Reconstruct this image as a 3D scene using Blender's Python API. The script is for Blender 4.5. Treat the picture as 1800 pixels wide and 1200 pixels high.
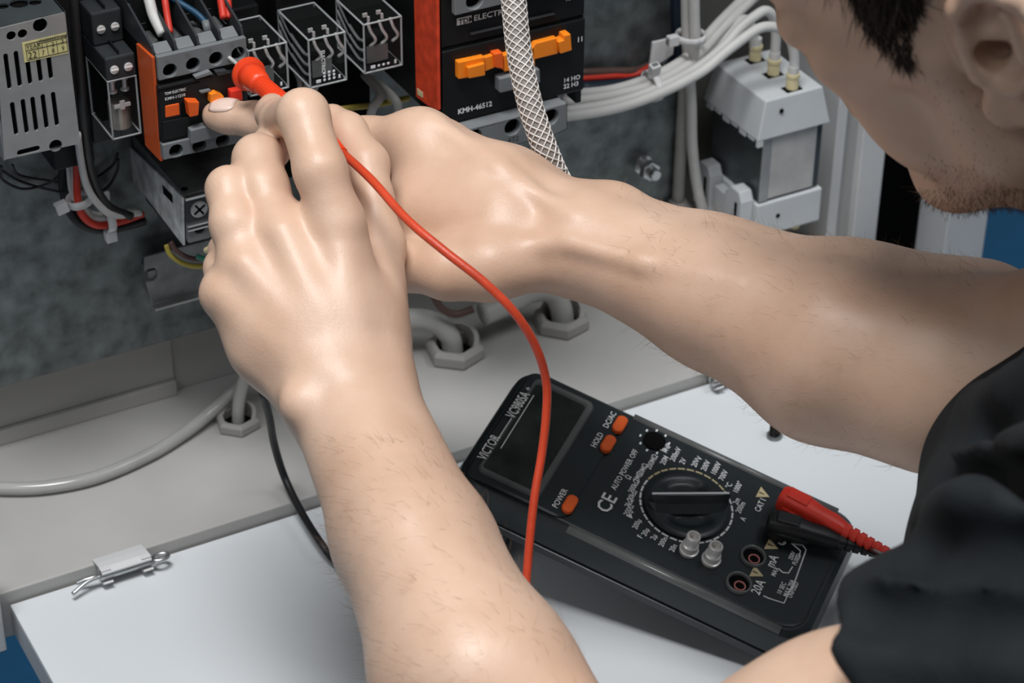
import bpy, bmesh, math, random
import numpy as np
from mathutils import Vector, Matrix
random.seed(7); rng = np.random.default_rng(7)
scene = bpy.context.scene
for o in list(bpy.data.objects): bpy.data.objects.remove(o)
COL = scene.collection
# ---------------------------------------------------------------- camera, world, lamps, exposure
CAM = np.array([-0.3282, -1.0366, 0.7833]); FPX = 4136.0
ROT = np.array([[0.8799247, -0.4750343, 0.0086610], [-0.2607256, -0.4980310, -0.8270352], [0.3971835, 0.7254706, -0.5620834]])
cam_d = bpy.data.cameras.new('camera'); cam = bpy.data.objects.new('camera', cam_d); COL.objects.link(cam)
cam_d.sensor_width = 36.0; cam_d.lens = 36.0 * FPX / 1800.0; cam_d.clip_start = 0.02; cam_d.clip_end = 60
Mc = Matrix.Identity(4)
for i in range(3):
    Mc[i][0] = ROT[0][i]; Mc[i][1] = -ROT[1][i]; Mc[i][2] = -ROT[2][i]; Mc[i][3] = CAM[i]
cam.matrix_world = Mc; scene.camera = cam
cam_d.dof.use_dof = True; cam_d.dof.focus_distance = 1.07; cam_d.dof.aperture_fstop = 16.0
world = bpy.data.worlds.new('workshop_ambient'); scene.world = world; world.use_nodes = True
wn = world.node_tree.nodes['Background']; wn.inputs['Color'].default_value = (0.80, 0.90, 1.0, 1); wn.inputs['Strength'].default_value = 0.15
def area(name, loc, target, size, sizey, power, col=(1, 1, 1)):
    l = bpy.data.lights.new(name, 'AREA'); l.shape = 'RECTANGLE'; l.size = size; l.size_y = sizey; l.energy = power; l.color = col
    o = bpy.data.objects.new(name, l); COL.objects.link(o); o.location = loc
    o.rotation_euler = (Vector(target) - Vector(loc)).to_track_quat('-Z', 'Y').to_euler(); return o
area('ceiling_panel_light', (-0.30, -0.50, 1.95), (0.05, -0.25, 0.0), 0.8, 0.4, 35, (0.98, 0.99, 1.0))
area('second_ceiling_panel_light', (0.85, -0.9, 1.9), (0.1, -0.2, 0.0), 1.0, 0.4, 9, (0.95, 0.98, 1.0))
area('left_fill_light', (-1.5, -1.0, 1.7), (0.1, -0.1, 0.15), 1.2, 0.4, 6, (0.92, 0.97, 1.0))  # added fill that brightens the left-facing sides
vs = scene.view_settings; vs.view_transform = 'Standard'; vs.look = 'None'; vs.gamma = 1.0; vs.use_curve_mapping = False; vs.exposure = 0.0

# ---------------------------------------------------------------- picture measurements -> points in the room
def ray(px, py): return ROT.T @ np.array([(px - 900) / FPX, (py - 600) / FPX, 1.0])
def P(px, py, axis, val):          # where the line of sight meets the plane axis = val
    d = ray(px, py); return CAM + d * ((val - CAM[axis]) / d[axis])
def Q(px, py, d): return CAM + ray(px, py) * d          # a point d metres deep
# ---------------------------------------------------------------- materials
def mat(name, col, rough=0.5, metal=0.0, var=0.06, vscale=60, bump=0.0, bscale=400, spec=0.5, alpha=1.0, sss=0.0, trans=0.0, coat=0.0, ior=1.45):
    m = bpy.data.materials.new(name); m.use_nodes = True; nt = m.node_tree; b = nt.nodes['Principled BSDF']
    b.inputs['Roughness'].default_value = rough; b.inputs['Metallic'].default_value = metal
    b.inputs['Specular IOR Level'].default_value = spec; b.inputs['Alpha'].default_value = alpha
    b.inputs['Transmission Weight'].default_value = trans; b.inputs['Coat Weight'].default_value = coat; b.inputs['IOR'].default_value = ior
    tc = nt.nodes.new('ShaderNodeTexCoord')
    n = nt.nodes.new('ShaderNodeTexNoise'); n.inputs['Scale'].default_value = vscale; n.inputs['Detail'].default_value = 4
    nt.links.new(tc.outputs['Object'], n.inputs['Vector'])
    r = nt.nodes.new('ShaderNodeValToRGB'); r.color_ramp.elements[0].position = 0.3; r.color_ramp.elements[1].position = 0.7
    r.color_ramp.elements[0].color = tuple(max(0, c * (1 - var)) for c in col) + (1,)
    r.color_ramp.elements[1].color = tuple(min(1, c * (1 + var)) for c in col) + (1,)
    nt.links.new(n.outputs['Fac'], r.inputs['Fac']); nt.links.new(r.outputs['Color'], b.inputs['Base Color'])
    if sss:
        b.inputs['Subsurface Weight'].default_value = sss; b.inputs['Subsurface Radius'].default_value = (1.0, 0.35, 0.2); b.inputs['Subsurface Scale'].default_value = 0.004
    if bump:
        n2 = nt.nodes.new('ShaderNodeTexNoise'); n2.inputs['Scale'].default_value = bscale; n2.inputs['Detail'].default_value = 3
        nt.links.new(tc.outputs['Object'], n2.inputs['Vector'])
        bp = nt.nodes.new('ShaderNodeBump'); bp.inputs['Strength'].default_value = bump; bp.inputs['Distance'].default_value = 0.001
        nt.links.new(n2.outputs['Fac'], bp.inputs['Height']); nt.links.new(bp.outputs['Normal'], b.inputs['Normal'])
    return m
M = {}
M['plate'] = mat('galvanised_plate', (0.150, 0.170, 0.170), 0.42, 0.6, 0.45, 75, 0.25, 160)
M['steel'] = mat('brushed_steel', (0.40, 0.40, 0.395), 0.42, 0.7, 0.10, 80, 0.05, 500)
M['steel_dark'] = mat('dull_steel', (0.22, 0.23, 0.23), 0.45, 0.6, 0.25, 90, 0.1, 300)
M['zinc'] = mat('bright_zinc', (0.52, 0.53, 0.53), 0.3, 0.9, 0.1, 90)
M['lid'] = mat('white_powder_coat', (0.63, 0.655, 0.675), 0.42, 0, 0.02, 9, 0.03, 1500)
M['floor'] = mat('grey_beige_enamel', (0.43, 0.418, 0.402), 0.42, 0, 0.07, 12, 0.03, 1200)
M['trim'] = mat('light_grey_profile', (0.60, 0.60, 0.60), 0.45, 0, 0.04, 20)
M['rear'] = mat('shaded_rear_enamel', (0.10, 0.097, 0.09), 0.55, 0, 0.08, 12)  # rear wall enamel with its shade put into the colour
M['trim_mid'] = mat('grey_profile_groove', (0.40, 0.40, 0.39), 0.5, 0, 0.05, 20)
M['black'] = mat('black_plastic', (0.007, 0.0075, 0.008), 0.45, 0, 0.15, 80, 0.05, 900, spec=0.35)
M['dark'] = mat('charcoal_plastic', (0.030, 0.034, 0.037), 0.5, 0, 0.15, 80, 0.05, 900)
M['void'] = mat('dark_recess', (0.005, 0.005, 0.005), 0.9, 0, 0.1, 50, spec=0.08)  # near-black colour standing in for shade inside holes and gaps
M['grey'] = mat('grey_plastic', (0.165, 0.175, 0.18), 0.5, 0, 0.08, 60, 0.05, 900)
M['ltgrey'] = mat('pale_grey_plastic', (0.55, 0.57, 0.585), 0.45, 0, 0.04, 40)
M['orange'] = mat('orange_plastic', (0.80, 0.115, 0.012), 0.42, 0, 0.08, 60)
M['amber'] = mat('amber_orange_plastic', (0.90, 0.24, 0.012), 0.4, 0, 0.06, 60)
M['rust'] = mat('dull_orange_plastic', (0.56, 0.085, 0.015), 0.5, 0, 0.12, 60, 0.08, 600)
M['redstrip'] = mat('scuffed_red_orange_plastic', (0.62, 0.055, 0.018), 0.5, 0, 0.25, 160, 0.05, 600)
M['redplug'] = mat('red_rubber', (0.74, 0.040, 0.020), 0.42, 0, 0.08, 80)
M['redlead'] = mat('red_lead_insulation', (0.58, 0.060, 0.022), 0.4, 0, 0.10, 120, 0.15, 500)
M['probe'] = mat('red_orange_probe_plastic', (0.78, 0.060, 0.015), 0.35, 0, 0.06, 60)
M['blacklead'] = mat('black_rubber', (0.010, 0.010, 0.011), 0.45, 0, 0.15, 80)
M['white_cable'] = mat('white_cable_sheath', (0.60, 0.585, 0.565), 0.5, 0, 0.05, 60)
M['grey_cable'] = mat('grey_cable_sheath', (0.43, 0.42, 0.395), 0.5, 0, 0.06, 60)
M['red_wire'] = mat('red_wire_sheath', (0.62, 0.040, 0.022), 0.45)
M['navy'] = mat('navy_sheath', (0.006, 0.016, 0.032), 0.5)
M['blue_wire'] = mat('blue_wire_sheath', (0.012, 0.06, 0.12), 0.45)
M['brown_wire'] = mat('brown_wire_sheath', (0.10, 0.055, 0.045), 0.5)
M['yellow_wire'] = mat('yellow_green_wire_sheath', (0.42, 0.33, 0.06), 0.45)
M['green_wire'] = mat('green_wire_sheath', (0.03, 0.22, 0.14), 0.45)
M['cream'] = mat('cream_ferrule_plastic', (0.72, 0.62, 0.36), 0.5)
M['tie'] = mat('white_nylon', (0.66, 0.65, 0.65), 0.5, sss=0.0)
M['clear'] = mat('clear_smoky_plastic', (0.05, 0.055, 0.055), 0.10, 0, 0.03, 30, alpha=0.13, spec=0.8)
M['clear_edge'] = mat('clear_plastic_edge', (0.42, 0.44, 0.44), 0.25, 0, 0.1, 60, alpha=0.75)
M['contact'] = mat('silver_contact', (0.85, 0.83, 0.80), 0.3, 0.3, 0.1, 90)
M['copper'] = mat('bronze_coil', (0.46, 0.41, 0.35), 0.35, 0.6, 0.2, 90)
M['hose'] = mat('clear_hose', (0.46, 0.455, 0.43), 0.14, 0, 0.08, 50, alpha=0.8, spec=0.8)
M['braid'] = mat('braid_filament', (0.66, 0.62, 0.585), 0.4, 0, 0.08, 60)
M['braid_core'] = mat('grey_braid_core', (0.22, 0.195, 0.18), 0.5, 0, 0.2, 120)
M['sticker'] = mat('pale_yellow_sticker', (0.66, 0.58, 0.26), 0.55, 0, 0.05, 60)
M['ink'] = mat('black_ink', (0.02, 0.02, 0.015), 0.7)
M['print'] = mat('white_print', (0.82, 0.83, 0.83), 0.6)
M['print_grey'] = mat('worn_white_print', (0.36, 0.38, 0.38), 0.6)
M['gland'] = mat('grey_gland_plastic', (0.36, 0.345, 0.325), 0.5, 0, 0.05, 50)
M['meter'] = mat('black_meter_rubber', (0.020, 0.027, 0.029), 0.34, 0, 0.12, 70, 0.06, 900)
M['face'] = mat('dark_meter_face', (0.016, 0.022, 0.024), 0.34, 0, 0.12, 60, 0.02, 900)
M['bezel'] = mat('glossy_dark_bezel', (0.12, 0.126, 0.124), 0.25, 0, 0.1, 60)  # tone raised to stand in for bright reflections on frame and ridges
M['lcd'] = mat('dark_display_glass', (0.028, 0.036, 0.030), 0.14, 0, 0.4, 60, spec=0.6)
M['button'] = mat('orange_button', (0.86, 0.13, 0.02), 0.4)
M['gold'] = mat('pale_gold_print', (0.62, 0.52, 0.30), 0.5)
M['pink'] = mat('pink_socket_ring', (0.55, 0.20, 0.18), 0.4)
M['shirt'] = mat('black_cotton', (0.011, 0.0138, 0.0155), 0.85, 0, 0.2, 40, 0.35, 900, spec=0.25)
M['hair'] = mat('dark_brown_hair', (0.020, 0.013, 0.009), 0.5, 0, 0.3, 90)
M['stubble'] = mat('brown_stubble', (0.10, 0.058, 0.035), 0.6, 0, 0.3, 90)
M['armhair'] = mat('light_brown_hair', (0.22, 0.12, 0.06), 0.5, 0, 0.3, 90)
M['nail'] = mat('fingernail', (0.78, 0.58, 0.49), 0.3, 0, 0.03, 60)
M['blue'] = mat('blue_floor_paint', (0.008, 0.085, 0.19), 0.5, 0, 0.25, 6)
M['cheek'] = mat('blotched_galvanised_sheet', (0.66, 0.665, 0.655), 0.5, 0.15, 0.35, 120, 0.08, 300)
M['mica'] = mat('silver_label_foil', (0.50, 0.49, 0.47), 0.4, 0.25, 0.18, 45, 0.05, 200)
M['side'] = mat('dark_grey_steel_side', (0.085, 0.10, 0.105), 0.35, 0.5, 0.2, 40)
# skin: layered noise for mottling, fine pore relief
def skin_mat():
    m = mat('skin', (0.74, 0.50, 0.375), 0.44, 0, 0.05, 30, 0, 0, spec=0.6, sss=0.14)
    nt = m.node_tree; b = nt.nodes['Principled BSDF']; tc = nt.nodes.new('ShaderNodeTexCoord')
    n = nt.nodes.new('ShaderNodeTexNoise'); n.inputs['Scale'].default_value = 16; n.inputs['Detail'].default_value = 5; n.inputs['Roughness'].default_value = 0.6
    nt.links.new(tc.outputs['Object'], n.inputs['Vector'])
    r = nt.nodes.new('ShaderNodeValToRGB'); e = r.color_ramp.elements
    e[0].position = 0.32; e[0].color = (0.58, 0.37, 0.255, 1); e[1].position = 0.68; e[1].color = (0.70, 0.485, 0.36, 1)
    nt.links.new(n.outputs['Fac'], r.inputs['Fac']); nt.links.new(r.outputs['Color'], b.inputs['Base Color'])
    v = nt.nodes.new('ShaderNodeTexVoronoi'); v.inputs['Scale'].default_value = 900
    n3 = nt.nodes.new('ShaderNodeTexNoise'); n3.inputs['Scale'].default_value = 110; n3.inputs['Detail'].default_value = 5
    nt.links.new(tc.outputs['Object'], v.inputs['Vector']); nt.links.new(tc.outputs['Object'], n3.inputs['Vector'])
    ad = nt.nodes.new('ShaderNodeMath'); ad.operation = 'MULTIPLY_ADD'; ad.inputs[1].default_value = 0.25
    nt.links.new(v.outputs['Distance'], ad.inputs[0]); nt.links.new(n3.outputs['Fac'], ad.inputs[2])
    bp = nt.nodes.new('ShaderNodeBump'); bp.inputs['Strength'].default_value = 0.22; bp.inputs['Distance'].default_value = 0.0009
    nt.links.new(ad.outputs[0], bp.inputs['Height']); nt.links.new(bp.outputs['Normal'], b.inputs['Normal'])
    return m
M['skin'] = skin_mat()
# ---------------------------------------------------------------- mesh helpers
def V3(*a): return np.array(a, float)
class MB:
    def __init__(s): s.v = []; s.f = []
    def add(s, vs, fs):
        n = len(s.v); s.v.extend([tuple(map(float, q)) for q in vs]); s.f.extend([tuple(i + n for i in f) for f in fs]); return s
    def box(s, x0, x1, y0, y1, z0, z1):
        return s.hexa([(x0, y0, z0), (x1, y0, z0), (x1, y1, z0), (x0, y1, z0), (x0, y0, z1), (x1, y0, z1), (x1, y1, z1), (x0, y1, z1)])
    def hexa(s, p):
        return s.add(p, [(0, 3, 2, 1), (4, 5, 6, 7), (0, 1, 5, 4), (1, 2, 6, 5), (2, 3, 7, 6), (3, 0, 4, 7)])
    def prism(s, pts, off):                     # planar outline pushed by a vector
        n = len(pts); a = [V3(*p) for p in pts]; off = V3(*off); b = [p + off for p in a]
        return s.add(a + b, [tuple(range(n))[::-1], tuple(range(n, 2 * n))] + [(i, (i + 1) % n, n + (i + 1) % n, n + i) for i in range(n)])
    def tube(s, pts, r, n=10, cap=True):
        pts = [V3(*p) for p in pts]; m = len(pts); rs = r if hasattr(r, '__len__') else [r] * m
        t = [pts[min(i + 1, m - 1)] - pts[max(i - 1, 0)] for i in range(m)]; t = [q / (np.linalg.norm(q) + 1e-12) for q in t]
        u = np.cross(t[0], (0.31, 0.2, 0.93)); u /= np.linalg.norm(u); vs = []
        for i in range(m):
            u = u - t[i] * (u @ t[i]); u /= np.linalg.norm(u); w = np.cross(t[i], u)
            for k in range(n):
                a = 2 * math.pi * k / n; vs.append(pts[i] + (u * math.cos(a) + w * math.sin(a)) * rs[i])
        fs = [(i * n + k, i * n + (k + 1) % n, (i + 1) * n + (k + 1) % n, (i + 1) * n + k) for i in range(m - 1) for k in range(n)]
        if cap: fs += [tuple(range(n))[::-1], tuple(range((m - 1) * n, m * n))]
        return s.add(vs, fs)
    def lathe(s, o, ax, prof, n=24, phase=0.0, ref=None, cap=True):     # prof: (distance along axis, radius)
        o = V3(*o); ax = V3(*ax); ax = ax / np.linalg.norm(ax)
        u = V3(*ref) if ref is not None else V3(0.31, 0.2, 0.93)
        u = u - ax * (u @ ax); u /= np.linalg.norm(u); w = np.cross(ax, u); vs = []
        for (h, r) in prof:
            for k in range(n):
                a = 2 * math.pi * k / n + phase; vs.append(o + ax * h + (u * math.cos(a) + w * math.sin(a)) * r)
        m = len(prof); fs = [(i * n + k, i * n + (k + 1) % n, (i + 1) * n + (k + 1) % n, (i + 1) * n + k) for i in range(m - 1) for k in range(n)]
        if cap: fs += [tuple(range(n))[::-1], tuple(range((m - 1) * n, m * n))]
        return s.add(vs, fs)
    def ball(s, c, r, n=12, sc=(1, 1, 1)):
        c = V3(*c); vs = []; m = n // 2
        for i in range(m + 1):
            th = math.pi * i / m
            for k in range(n):
                a = 2 * math.pi * k / n; vs.append(c + V3(sc[0] * math.sin(th) * math.cos(a), sc[1] * math.sin(th) * math.sin(a), sc[2] * math.cos(th)) * r)
        return s.add(vs, [(i * n + k, (i + 1) * n + k, (i + 1) * n + (k + 1) % n, i * n + (k + 1) % n) for i in range(m) for k in range(n)])
    def build(s, name, m, parent=None, bevel=0.0, smooth=False, seg=2):
        me = bpy.data.meshes.new(name); off = np.zeros(3); p = parent
        while p is not None: off += np.array(p.location); p = p.parent
        me.from_pydata([tuple(np.array(q) - off) for q in s.v], [], s.f)
        bm = bmesh.new(); bm.from_mesh(me); bmesh.ops.remove_doubles(bm, verts=bm.verts, dist=1e-7); bmesh.ops.recalc_face_normals(bm, faces=bm.faces); bm.to_mesh(me); bm.free()
        if m is not None: me.materials.append(M[m])
        o = bpy.data.objects.new(name, me); COL.objects.link(o); o.parent = parent
        if smooth: me.polygons.foreach_set('use_smooth', [True] * len(me.polygons))
        if bevel:
            b = o.modifiers.new('edge', 'BEVEL'); b.width = bevel; b.segments = seg; b.limit_method = 'ANGLE'; b.angle_limit = math.radians(38)
        return o
def smooth_path(pts, k=8):
    p = [V3(*q) for q in pts]; p = [2 * p[0] - p[1]] + p + [2 * p[-1] - p[-2]]; out = []
    for i in range(1, len(p) - 2):
        for j in range(k):
            t = j / k; a, b, c, d = p[i - 1:i + 3]
            out.append(0.5 * ((2 * b) + (c - a) * t + (2 * a - 5 * b + 4 * c - d) * t * t + (3 * b - a - 3 * c + d) * t ** 3))
    out.append(p[-2]); return out
def plate_holes(outer, holes, off):             # a sheet with real holes; outlines are 3D points on one plane
    bm = bmesh.new(); edges = []
    for loop in [outer] + holes:
        vs = [bm.verts.new(tuple(p)) for p in loop]
        edges += [bm.edges.new((vs[i], vs[(i + 1) % len(vs)])) for i in range(len(vs))]
    g = bmesh.ops.triangle_fill(bm, edges=edges, use_beauty=True)
    faces = [f for f in bm.faces]
    e = bmesh.ops.extrude_face_region(bm, geom=faces)
    bmesh.ops.translate(bm, verts=[q for q in e['geom'] if isinstance(q, bmesh.types.BMVert)], vec=tuple(off))
    bm.verts.index_update(); mb = MB(); mb.add([tuple(v.co) for v in bm.verts], [tuple(v.index for v in f.verts) for f in bm.faces]); bm.free(); return mb
def circ(c, r, u, w, n=16, ph=0): return [V3(*c) + V3(*u) * r * math.cos(2 * math.pi * k / n + ph) + V3(*w) * r * math.sin(2 * math.pi * k / n + ph) for k in range(n)]
def slot(a, b, r, nrm, n=6):                    # stadium outline between a and b
    a = V3(*a); b = V3(*b); d = (b - a) / np.linalg.norm(b - a); w = np.cross(V3(*nrm), d); o = []
    for k in range(n + 1):
        t = math.pi * k / n; o.append(b + r * (d * math.sin(t) + w * math.cos(t)))
    for k in range(n + 1):
        t = math.pi * k / n; o.append(a + r * (-d * math.sin(t) - w * math.cos(t)))
    return o
_tc = {}
def text(mb, s, o, xd, yd, size, lift=0.0002, align='L', squash=1.0, weight=0.0):
    key = (s, weight)
    if key not in _tc:
        cu = bpy.data.curves.new('t', 'FONT'); cu.body = s; cu.resolution_u = 2; cu.offset = weight; ob = bpy.data.objects.new('t', cu); COL.objects.link(ob)
        me = bpy.data.meshes.new_from_object(ob.evaluated_get(bpy.context.evaluated_depsgraph_get()))
        _tc[key] = ([tuple(v.co) for v in me.vertices], [tuple(p.vertices) for p in me.polygons]); bpy.data.objects.remove(ob); bpy.data.meshes.remove(me)
    vs, fs = _tc[key]
    if not vs: return
    xd = V3(*xd); xd = xd / np.linalg.norm(xd); yd = V3(*yd); yd = yd / np.linalg.norm(yd); n = np.cross(xd, yd); w = max(v[0] for v in vs)
    dx = {'L': 0, 'C': -w / 2, 'R': -w}[align]
    mb.add([V3(*o) + xd * (v[0] + dx) * size * squash + yd * v[1] * size + n * lift for v in vs], fs)
def thing(name, label, cat, loc=(0, 0, 0), group=None):
    o = bpy.data.objects.new(name, None); COL.objects.link(o); o.location = tuple(map(float, loc)); o.empty_display_size = 0.01
    tag(o, label, cat, group); return o
def tag(o, label, cat, group=None):
    o['label'] = label; o['category'] = cat
    if group: o['group'] = group
    return o
def struct(o): o['kind'] = 'structure'; return o
def yP(pts, y): return [P(a, b, 1, y) for a, b in pts]
def xP(pts, x): return [P(a, b, 0, x) for a, b in pts]
def zP(pts, z): return [P(a, b, 2, z) for a, b in pts]
def wire(name, label, m, pts, r, group=None, cat='wire', n=10, k=8, tip=None):
    path = smooth_path(pts, k); t = MB().tube(path, r, n).build(name, m, None, smooth=True); tag(t, label, cat, group); return t
# ================================================================= the setting: open control cabinet
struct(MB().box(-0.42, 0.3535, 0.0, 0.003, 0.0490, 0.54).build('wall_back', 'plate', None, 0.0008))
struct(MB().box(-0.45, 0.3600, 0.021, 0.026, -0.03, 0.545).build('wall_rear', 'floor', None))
struct(MB().box(0.3602, 0.4655, 0.021, 0.026, -0.03, 0.545).build('wall_rear', 'rear', None))  # same back wall, coloured darker for the shade right of the plate
struct(MB().box(-0.45, 0.4655, -0.1060, 0.0209, -0.030, 0.0).build('floor', 'floor', None, 0.0008))
struct(MB().box(-0.45, 0.0300, 0.0150, 0.0209, 0.0001, 0.0095).box(-0.45, 0.0300, 0.0185, 0.0209, 0.0095, 0.040).build('trim_1', 'floor', None, 0.0006))
struct(MB().box(-0.131, -0.1185, -0.120, -0.1062, -0.026, 0.045).build('trim_2', 'trim', None, 0.001))
struct(MB().box(-0.45, 0.4655, -0.1060, 0.0209, 0.545, 0.56).build('ceiling', 'floor', None, 0.0008))
struct(MB().box(-8, 8, -6, 10, -0.72, -0.70).build('floor_room', 'blue', None))
# right hand door posts: folded profiles
def xat(px, py, y): return P(px, py, 1, y)[0]
ya = -0.03
a = [xat(p, 300, ya) for p in (1464, 1481, 1511, 1553)]
mb = MB().box(a[0], a[1], ya, ya + 0.05, -0.35, 0.60).box(a[2], a[3], ya, ya + 0.05, -0.35, 0.60)
p = mb.build('trim_3', 'trim', None, 0.0008); struct(p)
MB().box(a[1], a[2], ya + 0.006, ya + 0.04, -0.35, 0.60).build('groove_strip', 'trim_mid', p)
b = [xat(p_, 400, ya) for p_ in (1612, 1665, 1734)]
struct(MB().box(a[3] + 0.0002, b[2] - 0.001, ya + 0.0505, ya + 0.053, -0.35, 0.60).build('right_gap_shade', 'void', None))  # black sheet standing in for shade between the two posts
yb_ = P(1612, 400, 0, b[1])[1]
p = MB().box(b[1], b[2], ya, yb_, -0.35, 0.60).build('trim_4', 'trim', None, 0.0008); struct(p)
# fold-down lid with its hinges and stud
LZ = -0.0075; LX = -0.1110
lid = thing('cabinet_lid', 'white metal cabinet lid folded down flat beneath the multimeter and the arms', 'lid', (0.1, -0.107, LZ))
MB().box(LX, 0.462, -0.66, -0.1075, LZ - 0.002, LZ).build('panel', 'lid', lid, 0.0007)
MB().box(LX, LX + 0.0015, -0.66, -0.1075, LZ - 0.020, LZ - 0.0021).build('flange', 'trim', lid, 0.0004)
MB().box(LX + 0.0016, 0.462, -0.109, -0.1075, LZ - 0.020, LZ - 0.0021).build('flange', 'trim', lid, 0.0004)
def hinge(name, label, cx, full=True):
    t = thing(name, label, 'hinge', (cx, -0.115, LZ))
    yp, zp, h = -0.1165, -0.0005, 0.0135
    m = MB()
    prof = [(-0.1030, 0.0010), (-0.1095, 0.0030), (-0.1150, 0.0040), (-0.1188, 0.0026), (-0.1200, 0.0)]
    for (y0, z0), (y1, z1) in zip(prof[:-2], prof[1:-1]):
        m.hexa([(cx - h, y0, z0 - 0.0009), (cx + h, y0, z0 - 0.0009), (cx + h, y1, z1 - 0.0009), (cx - h, y1, z1 - 0.0009), (cx - h, y0, z0), (cx + h, y0, z0), (cx + h, y1, z1), (cx - h, y1, z1)])
    m.build('leaf', 'trim', t)
    for s in (-1, 1):
        x0 = cx + s * (h - 0.0025); pts = []
        for k in range(12):
            an = math.radians(110 - 24 * k); pts.append((yp + 0.0036 * math.cos(an) * 1.0, zp + 0.0036 * math.sin(an)))
        k = MB()
        for (y0, z0), (y1, z1) in zip(pts[:-1], pts[1:]):
            d0, d1 = np.array([y0 - yp, z0 - zp]) * 0.28, np.array([y1 - yp, z1 - zp]) * 0.28
            k.hexa([(x0 - 0.0026, y0, z0), (x0 + 0.0026, y0, z0), (x0 + 0.0026, y1, z1), (x0 - 0.0026, y1, z1), (x0 - 0.0026, y0 + d0[0], z0 + d0[1]), (x0 + 0.0026, y0 + d0[0], z0 + d0[1]), (x0 + 0.0026, y1 + d1[0], z1 + d1[1]), (x0 - 0.0026, y1 + d1[0], z1 + d1[1])])
        k.build('knuckle', 'trim', t, smooth=False)
    MB().tube([(cx - h - 0.001, yp, zp), (cx + h + 0.002, yp, zp)], 0.0021, 12).build('pin', 'zinc', t, smooth=True)
    if full:
        MB().tube(smooth_path([(cx - h, yp, zp + 0.0004), (cx - h - 0.008, yp - 0.0008, zp), (cx - h - 0.017, yp - 0.0035, zp - 0.0025)]), 0.0012, 8).build('split_prong', 'zinc', t, smooth=True)
        MB().tube(smooth_path([(cx - h, yp + 0.001, zp), (cx - h - 0.007, yp + 0.002, zp - 0.0005), (cx - h - 0.0125, yp + 0.0032, zp - 0.002)]), 0.0012, 8).build('split_prong', 'zinc', t, smooth=True)
    MB().tube(smooth_path([(cx + h + 0.001, yp, zp)] + [(cx + h + 0.0055 + 0.0042 * math.cos(q), yp + 0.0026 * math.sin(q), zp + 0.0006) for q in np.linspace(math.pi, -math.pi, 9)]), 0.0012, 8).build('eye', 'zinc', t, smooth=True)
hc = P(220, 996, 2, 0.0)[0]
hinge('lid_hinge', 'white hinge bracket with a split pin at the left front edge of the cabinet floor', hc)
hinge('lid_hinge', 'small hinge with pin peeking out below the far forearm', P(1290, 662, 2, 0.0)[0], False)
s0 = P(1361, 768, 2, LZ)
st = thing('threaded_stud', 'short black threaded stud standing on the white lid behind the multimeter', 'stud', s0)
MB().lathe(s0, (0, 0, 1), [(0, 0.0045), (0.0018, 0.0045), (0.0018, 0.0034)], 16).build('collar', 'steel_dark', st, smooth=False)
prof = []
for k in range(9): prof += [(0.0019 + k * 0.0010, 0.0031), (0.0024 + k * 0.0010, 0.0027)]
MB().lathe(s0, (0, 0, 1), prof, 16).build('thread', 'black', st)
MB().lathe(s0, (0, 0, 1), [(0.0111, 0.0030), (0.0124, 0.0028), (0.0126, 0.0015)], 16).build('bright_tip', 'zinc', st, smooth=False)

# cable glands with their cables
def gland(name, label, px, py, R, cpath, clabel, rc, ph):
    c = P(px, py, 2, 0.0); t = thing(name, label, 'cable gland', c)
    MB().lathe(c, (0, 0, 1), [(0.0001, R * 0.93), (0.0012, R), (R * 0.40, R), (R * 0.52, R * 0.88), (R * 0.54, R * 0.74), (R * 0.50, R * 0.70), (0.0003, R * 0.69)], 6, ph, (1, 0, 0), cap=False).build('hex_nut', 'gland', t, 0.0012)
    k = MB(); n = 28; ro, ri, h0 = R * 0.80, R * 0.64, R * 0.5
    vs = []; 
    for i in range(n):
        a = 2 * math.pi * i / n; hh = h0 + R * 0.34 * max(0, math.cos(a - 0.75)) ** 0.7
        for (r, z) in ((ro, h0 * 0.9), (ro, hh), (ri, hh), (ri, 0.001)): vs.append(c + V3(r * math.cos(a), r * math.sin(a), z))
    fs = [(4 * i + j, 4 * ((i + 1) % n) + j, 4 * ((i + 1) % n) + j + 1, 4 * i + j + 1) for i in range(n) for j in range(3)]
    k.add(vs, fs).build('collar', 'gland', t, smooth=False)
    MB().lathe(c, (0, 0, 1), [(0.001, ri), (0.0016, ri)], 24).build('bore', 'void', t)
    pts = [c + V3(*q) for q in cpath]
    w = wire('gland_cable', clabel, 'grey_cable', pts, rc, 'cables rising from the floor glands', 'cable', 14, 8)
gland('cable_gland', 'grey hexagonal cable gland between the near wrist and the multimeter', 800, 624, 0.0177,
      [(-0.001, 0.001, 0.002), (-0.002, 0.003, 0.012), (-0.009, 0.008, 0.021), (-0.024, 0.012, 0.026), (-0.050, 0.014, 0.028), (-0.085, 0.012, 0.040)], 'grey cable bending left out of the middle floor gland', 0.0062, 0.35)
gland('cable_gland', 'grey hexagonal cable gland under the far wrist', 987, 572, 0.0172,
      [(0.001, 0.0, 0.002), (0.000, 0.002, 0.013), (-0.005, 0.004, 0.023), (-0.017, 0.005, 0.027), (-0.032, 0.004, 0.0245), (-0.052, 0.003, 0.022)], 'pale grey cable curling left out of the gland under the far wrist', 0.0068, 0.25)
gland('cable_gland', 'small grey cable gland left of the near wrist', 419, 747, 0.0130,
      [(0.0, 0.0, 0.002), (0.001, 0.001, 0.010), (0.004, 0.003, 0.020), (0.012, 0.006, 0.034), (0.030, 0.008, 0.05)], 'thin grey cable in the small gland beside the near wrist', 0.0035, 0.3)
wire('brown_lead', 'short brown wire stub left of the far gland cable', 'brown_wire', [P(760, 515, 1, -0.02), P(775, 540, 1, -0.022), P(800, 552, 1, -0.024), P(832, 543, 1, -0.026)], 0.0022)
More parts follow.
